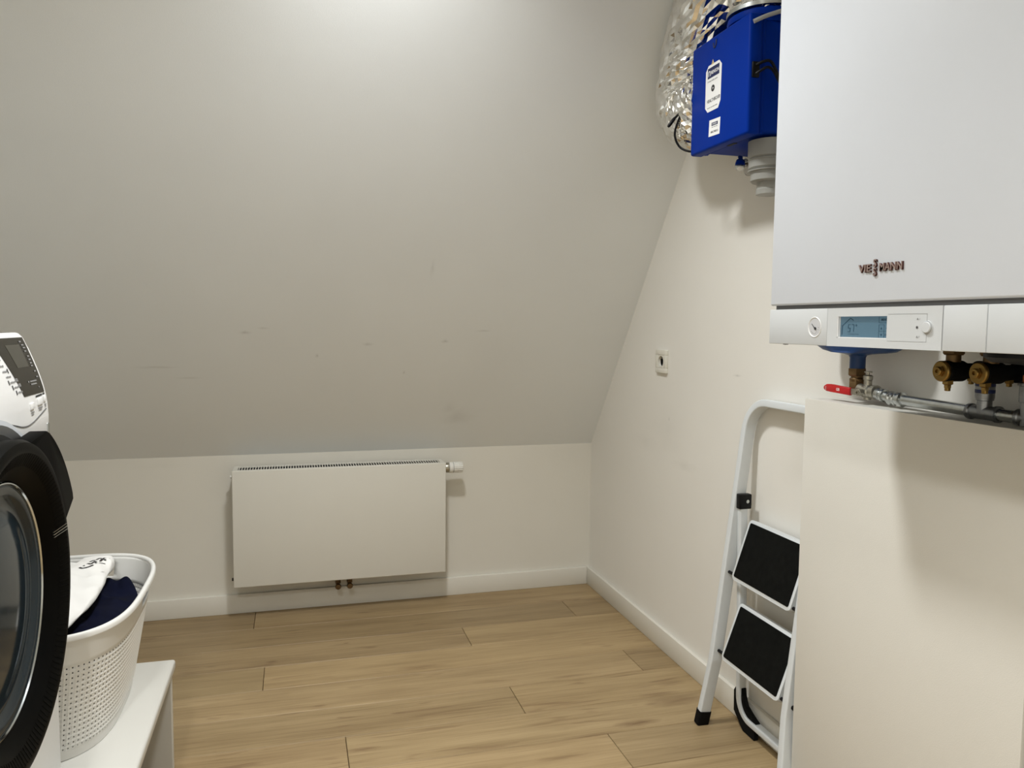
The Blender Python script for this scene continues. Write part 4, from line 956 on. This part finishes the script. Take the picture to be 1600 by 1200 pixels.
# push buttons
for y0, y1, z0, z1 in ((-1.686, -1.666, 0.995, 1.006), (-1.645, -1.617, 0.999, 1.011), (-1.609, -1.598, 1.002, 1.013)):
    bm = new_bm(); P = [wp(y0, z0, -0.002), wp(y1, z0 + 0.001, -0.002), wp(y1, z1 + 0.001, -0.002), wp(y0, z1, -0.002)]
    prism(bm, P, (0.0045, 0, 0.0010), 0.001, 2); obj('push_button', bm, M_WM, fa)
    dash(y0 + 0.002, z0 - 0.006, (y1 - y0) * .8, 0.0022, M_GREYINK, fa, 0.0008); dash(y0 + 0.003, z0 - 0.0095, (y1 - y0) * .6, 0.0018, M_GREYINK, fa, 0.0008)
dash(-1.648, 1.0135, 0.034, 0.0030, M_INK, fa, 0.0008, 0.001); dash(-1.609, 1.0150, 0.011, 0.0028, M_INK, fa, 0.0008, 0.0005)
# seam between fascia and front, following the porthole arc
G_ = [(-1.95, 0.993), (-1.90, 0.996), (-1.832, 0.9985), (-1.80, 0.998), (-1.765, 0.992), (-1.735, 0.986), (-1.705, 0.984), (-1.675, 0.987), (-1.640, 0.994), (-1.600, 1.003)]
bm = new_bm(); sweep(bm, spline([wp(y, z - 0.014, 0.0002) for y, z in G_], 5), circ(0.0011, 6)); obj('fascia_seam', bm, M_GROOVE, fa)
bm = new_bm(); box(bm, (WX - 0.004, -1.600, 0.925), (WX + 0.002, -1.592, 0.962), 0.001, 1); obj('door_catch', bm, M_CHROME, t)
# recessed bezel round the porthole
AX = (1, 0, 0); DC = (WX, DCY, DCZ)
bm = new_bm(); lathe(bm, DC, AX, [(0.286, 0.0004), (0.284, 0.006), (0.276, 0.008), (0.268, 0.004), (0.262, 0.0004)], 72, caps=False); obj('porthole_bezel', bm, M_WMRING, t)
bm = new_bm(); lathe(bm, DC, AX, [(0.2625, 0.0006), (0.2625, 0.004), (0.20, 0.004), (0.20, 0.0006)], 72, closed=True); obj('door_gap_shade', bm, M_DARK, t)  # dark ring coloured as the shade in the gap around the door
# door
bm = new_bm(); lathe(bm, DC, AX, [(0.246, 0.005), (0.2535, 0.014), (0.2540, 0.034), (0.249, 0.042), (0.240, 0.0455), (0.232, 0.0440), (0.212, 0.0340), (0.197, 0.0210), (0.192, 0.0150), (0.192, 0.005)], 96, closed=True); door = obj('door', bm, M_RINGK, t); door['label'] = 'black round door ring'
bm = new_bm()
for k in range(150):
    a = 2 * math.pi * k / 150
    p0 = Vector((WX + 0.0445, DCY + math.cos(a) * 0.2325, DCZ + math.sin(a) * 0.2325)); p1 = Vector((WX + 0.0350, DCY + math.cos(a) * 0.213, DCZ + math.sin(a) * 0.213))
    s_ = Vector((0, -math.sin(a), math.cos(a))) * 0.0012
    prism(bm, [p0 - s_, p1 - s_, p1 + s_, p0 + s_], (0.0004, 0, 0))
rb = obj('grip_ribs', bm, M_RINGK, door, 0); rb['kind'] = 'stuff'
a0, a1 = math.radians(18.8), math.radians(58); P = []
for k in range(17):
    a = a0 + (a1 - a0) * k / 16; ro = 0.316 + (0.293 - 0.316) * k / 16; P.append((WX + 0.012, DCY + math.cos(a) * ro, DCZ + math.sin(a) * ro))
for k in range(17):
    a = math.radians(76) + (math.radians(16.5) - math.radians(76)) * k / 16; P.append((WX + 0.012, DCY + math.cos(a) * 0.248, DCZ + math.sin(a) * 0.248))
bm = new_bm(); prism(bm, P, (0.028, 0, 0), 0.003, 2); obj('door_handle', bm, M_GLOSSK, door)
for da in (-1.4, 0, 1.4):
    a = math.radians(17 + da); bm = new_bm()
    p0 = Vector((WX + 0.0452, DCY + math.cos(a) * 0.236, DCZ + math.sin(a) * 0.236)); p1 = Vector((WX + 0.0310, DCY + math.cos(a) * 0.207, DCZ + math.sin(a) * 0.207))
    s_ = Vector((0, -math.sin(a), math.cos(a))) * (0.0008 if da == 0 else 0.0005); prism(bm, [p0 - s_, p1 - s_, p1 + s_, p0 + s_], (0.0016, 0, 0)); obj('trim_line', bm, M_CHROME, door, 0)
bm = new_bm(); lathe(bm, DC, AX, [(0.190, 0.0145), (0.189, 0.0165), (0.1872, 0.0165), (0.1860, 0.0140)], 96, caps=False); obj('chrome_ring', bm, M_CHROME, door)
bm = new_bm(); lathe(bm, DC, AX, [(0.1855, 0.0135), (0.180, 0.0145), (0.170, 0.0115), (0.160, 0.0062), (0.150, 0.0058), (0.135, 0.0090), (0.10, 0.0140), (0.05, 0.0165), (0.0, 0.0170)], 96, caps=False); obj('door_glass', bm, M_GLASS, door, 80)

# ------------------------------------------------------------------ laundry basket
RZ = 0.545
def bas(z):
    s = (z - ZB) / (RZ - ZB); f = lambda a, b: a + (b - a) * s
    return f(-1.800, -1.800), f(-1.318, -1.285), f(0.162, 0.203), f(0.234, 0.286), f(3.1, 3.4)
NP = 152
def outline(z, off=0.0, M=NP):
    cx, cy, a, b, n = bas(z); a += off; b += off; D = []
    for k in range(720):
        th_ = 2 * math.pi * k / 720; c, s = math.cos(th_), math.sin(th_)
        D.append(Vector((cx + a * math.copysign(abs(c) ** (2 / n), c), cy + b * math.copysign(abs(s) ** (2 / n), s), z)))
    L = [0]
    for p, q in zip(D, D[1:] + D[:1]): L.append(L[-1] + (q - p).length)
    out = []; j = 0
    for k in range(M):
        tl = L[-1] * k / M
        while L[j + 1] < tl: j += 1
        f = (tl - L[j]) / (L[j + 1] - L[j]); out.append(D[j].lerp(D[(j + 1) % 720], f))
    return out
t = thing('laundry_basket', (-1.80, -1.32, ZB), 'white plastic laundry basket with woven-look perforated sides on the bench', 'basket')
tb = bmesh.new()
def nrm_of(p): 
    cx, cy, a, b, n = bas(p.z); d = Vector(((p.x - cx) / a ** 2, (p.y - cy) / b ** 2, 0)); return d.normalized()
zr = [0.302 + k * 0.0105 for k in range(18)]
rows = [[tb.verts.new(p + nrm_of(p) * (0.0016 if (k > 0 and k < 17) else 0)) for p in outline(z)] for k, z in enumerate(zr)]
for i in range(len(zr) - 1):
    for k in range(NP):
        c = [rows[i][k], rows[i][(k + 1) % NP], rows[i + 1][(k + 1) % NP], rows[i + 1][k]]
        ctr = sum((v.co for v in c), Vector()) / 4; nn = nrm_of(ctr)
        inn = []
        for e in range(4):
            mid = (c[e].co + c[(e + 1) % 4].co) / 2; inn.append(tb.verts.new(mid.lerp(ctr, 0.66) - nn * 0.0014))
        for e in range(4):
            tb.faces.new((c[e], c[(e + 1) % 4], inn[e])); tb.faces.new((inn[e], c[(e + 1) % 4], inn[(e + 1) % 4]))
bs = obj('lattice_wall', tb, M_BASKET, t, 0); bs['kind'] = 'stuff'
tb = bmesh.new(); levels = [zr[-1], 0.488, 0.4925, 0.5005, 0.5125, 0.5200, 0.5245, 0.533, 0.538]
rows = [[tb.verts.new(p) for p in outline(z)] for z in levels]
def in_slot(p):
    far = p.y > -1.10 and abs(p.x + 1.80) < 0.085 and 0.4925 < p.z < 0.5245
    sl = 0.0
    side = p.x > -1.66 and -1.285 < p.y < -1.145 and 0.4925 < p.z < 0.5245
    near = p.y < -1.50 and abs(p.x + 1.80) < 0.085 and 0.4925 < p.z < 0.5245
    return far or side or near
for i in range(len(levels) - 1):
    for k in range(NP):
        c = (rows[i][k], rows[i][(k + 1) % NP], rows[i + 1][(k + 1) % NP], rows[i + 1][k])
        if not in_slot(sum((v.co for v in c), Vector()) / 4): tb.faces.new(c)
o = obj('upper_band', tb, M_BASKET, t, 50); sd = o.modifiers.new('thickness', 'SOLIDIFY'); sd.thickness = 0.003; sd.offset = 0
tb = bmesh.new(); ra = [tb.verts.new(p) for p in outline(ZB + 0.001)]; rb_ = [tb.verts.new(p) for p in outline(zr[0])]
for k in range(NP): tb.faces.new((ra[k], ra[(k + 1) % NP], rb_[(k + 1) % NP], rb_[k]))
tb.faces.new(ra[::-1])
obj('base', tb, M_BASKET, t, 50)
bm = new_bm(); pth = outline(RZ - 0.004, 0.003, 120)
tb = bmesh.new(); RR = []
pr = [(-0.0055, -0.007), (-0.006, 0.000), (-0.004, 0.004), (0.0, 0.0055), (0.0035, 0.004), (0.0055, 0.000), (0.005, -0.007), (0.003, -0.007), (0.003, -0.002), (-0.003, -0.002)]
for p in pth:
    n_ = nrm_of(p); RR.append([tb.verts.new(p + n_ * a + Vector((0, 0, b))) for a, b in pr])
for i in range(120):
    p, q = RR[i], RR[(i + 1) % 120]
    for k in range(len(pr)): tb.faces.new((p[k], p[(k + 1) % len(pr)], q[(k + 1) % len(pr)], q[k]))
merge(bm, tb); obj('rim', bm, M_BASKET, t, 60)

# ------------------------------------------------------------------ clothes in the basket
def heap(cx, cy, a, b, z0, zf, n=90):
    tb = bmesh.new(); rows = []
    for i in range(n + 1):
        row = []
        for j in range(n + 1):
            u, v = 2 * i / n - 1, 2 * j / n - 1
            # square -> rounded
            x = u * math.sqrt(1 - v * v / 2.6); y = v * math.sqrt(1 - u * u / 2.6)
            e = max(0.0, 1 - max(abs(u), abs(v)) ** 6)
            X, Y = cx + a * x, cy + b * y
            row.append(tb.verts.new((X, Y, z0 + (zf(X, Y) - z0) * (0.25 + 0.75 * e))))
        rows.append(row)
    for i in range(n):
        for j in range(n): tb.faces.new((rows[i][j], rows[i + 1][j], rows[i + 1][j + 1], rows[i][j + 1]))
    edge = [rows[i][0] for i in range(n)] + [rows[n][j] for j in range(n)] + [rows[i][n] for i in range(n, 0, -1)] + [rows[0][j] for j in range(n, 0, -1)]
    low = [tb.verts.new((v.co.x * .96 + cx * .04, v.co.y * .96 + cy * .04, z0 - 0.05)) for v in edge]
    for k in range(len(edge)):
        tb.faces.new((edge[k], low[k], low[(k + 1) % len(edge)], edge[(k + 1) % len(edge)]))
    tb.faces.new(low)
    return tb
def navy_z(X, Y):
    p = Vector((X * 9, Y * 5, 1.7)); z = 0.512 + 0.020 * noise.noise(p) + 0.010 * noise.noise(p * 2.3) + 0.010 * (1 - abs(noise.noise(Vector((X * 16 + Y * 5, Y * 4 - X * 3, 4)))) * 3)
    z += 0.036 * math.exp(-((X + 1.668) / 0.022) ** 2 - ((Y + 1.115) / 0.035) ** 2)
    z += 0.026 * math.exp(-((X + 1.705) / 0.015) ** 2 - ((Y + 1.13) / 0.05) ** 2)
    return z
bm = heap(-1.80, -1.305, 0.183, 0.262, 0.485, navy_z)
one('navy_garment', (-1.80, -1.305, 0.44), bm, M_NAVY, 'crumpled navy blue garment filling the laundry basket', 'clothing', smooth=60)
# white shirt: folded bundle lying on top
M_SHIRT = mat('shirt_cotton', (0.78, 0.77, 0.74), 0.85, var=0.02, bump=0.25, bscale=900)
tb = bmesh.new(); cl = spline([(-1.722, -1.070, 0.540), (-1.738, -1.13, 0.552), (-1.752, -1.22, 0.556), (-1.762, -1.32, 0.560), (-1.775, -1.43, 0.556), (-1.79, -1.53, 0.545)], 16)
wd = [0.022, 0.046, 0.066, 0.086, 0.098, 0.085]; RR = []
for i, c in enumerate(cl):
    f = i / (len(cl) - 1) * 5; k0 = min(int(f), 4); w_ = wd[k0] + (wd[k0 + 1] - wd[k0]) * (f - k0); ring = []
    if i == 0: w_ *= 0.4
    for k in range(56):
        a = 2 * math.pi * k / 56; ca, sa = math.cos(a), math.sin(a)
        hx = w_ * math.copysign(abs(ca) ** 0.8, ca); hz = (0.019 if i else 0.008) * math.copysign(abs(sa) ** 0.9, sa)
        q = Vector((hx * 14, c.y * 11, a * 0.5)); dn = noise.noise(q) * 0.009 + (1 - abs(noise.noise(Vector((hx * 20 + c.y * 14, c.y * 9 - hx * 8, 2.0)))) * 2.4) * 0.006
        if sa > 0: hz += dn
        hx += noise.noise(Vector((c.y * 10, ca * 1.2, 7))) * 0.012
        ring.append(tb.verts.new((c.x + hx, c.y - hx * 0.10, c.z + hz)))
    RR.append(ring)
for p, q in zip(RR, RR[1:]):
    for k in range(56): tb.faces.new((p[k], p[(k + 1) % 56], q[(k + 1) % 56], q[k]))
tb.faces.new(RR[0][::-1]); tb.faces.new(RR[-1])
shirt = one('white_shirt', (-1.76, -1.30, 0.54), tb, M_SHIRT, 'crumpled white cotton shirt with black print on top of the basket', 'clothing', smooth=70)
# printed motif on the shirt: small raised-ink strokes laid on the surface near the tip
from mathutils.bvhtree import BVHTree
bvh = BVHTree.FromPolygons([v.co + shirt.location for v in shirt.data.vertices], [p.vertices[:] for p in shirt.data.polygons])
def drop(x, y):
    h = bvh.ray_cast(Vector((x, y, 0.75)), Vector((0, 0, -1)))[0]
    return h + Vector((0, 0, 0.0007)) if h else None
def ink(pts, wdt):
    tb = bmesh.new(); P = [drop(x, y) for x, y in pts]; P = [p for p in P if p]
    if len(P) < 2: return None
    P = spline(P, 4); prev = None
    for i, p in enumerate(P):
        d = (P[min(i + 1, len(P) - 1)] - P[max(i - 1, 0)]).normalized(); n_ = Vector((-d.y, d.x, 0)) * wdt / 2
        cur = (tb.verts.new(p - n_), tb.verts.new(p + n_))
        if prev: tb.faces.new((prev[0], cur[0], cur[1], prev[1]))
        prev = cur
    return tb
for pts_, wdt in (([(-1.738, -1.215), (-1.732, -1.195), (-1.726, -1.205), (-1.721, -1.180), (-1.716, -1.195)], 0.0050), ([(-1.744, -1.225), (-1.736, -1.232), (-1.726, -1.222), (-1.718, -1.212)], 0.0055),
                  ([(-1.722, -1.166), (-1.717, -1.150), (-1.712, -1.160)], 0.0050), ([(-1.712, -1.178), (-1.707, -1.150), (-1.703, -1.165), (-1.699, -1.142)], 0.0055),
                  ([(-1.716, -1.200), (-1.708, -1.185), (-1.700, -1.178)], 0.0060), ([(-1.734, -1.175), (-1.728, -1.165), (-1.724, -1.172)], 0.0045),
                  ([(-1.692, -1.212), (-1.688, -1.190), (-1.686, -1.172)], 0.0020), ([(-1.697, -1.232), (-1.694, -1.220)], 0.0020)):
    b_ = ink(pts_, wdt)
    if b_: obj('print_stroke', b_, M_INK, shirt, 0)
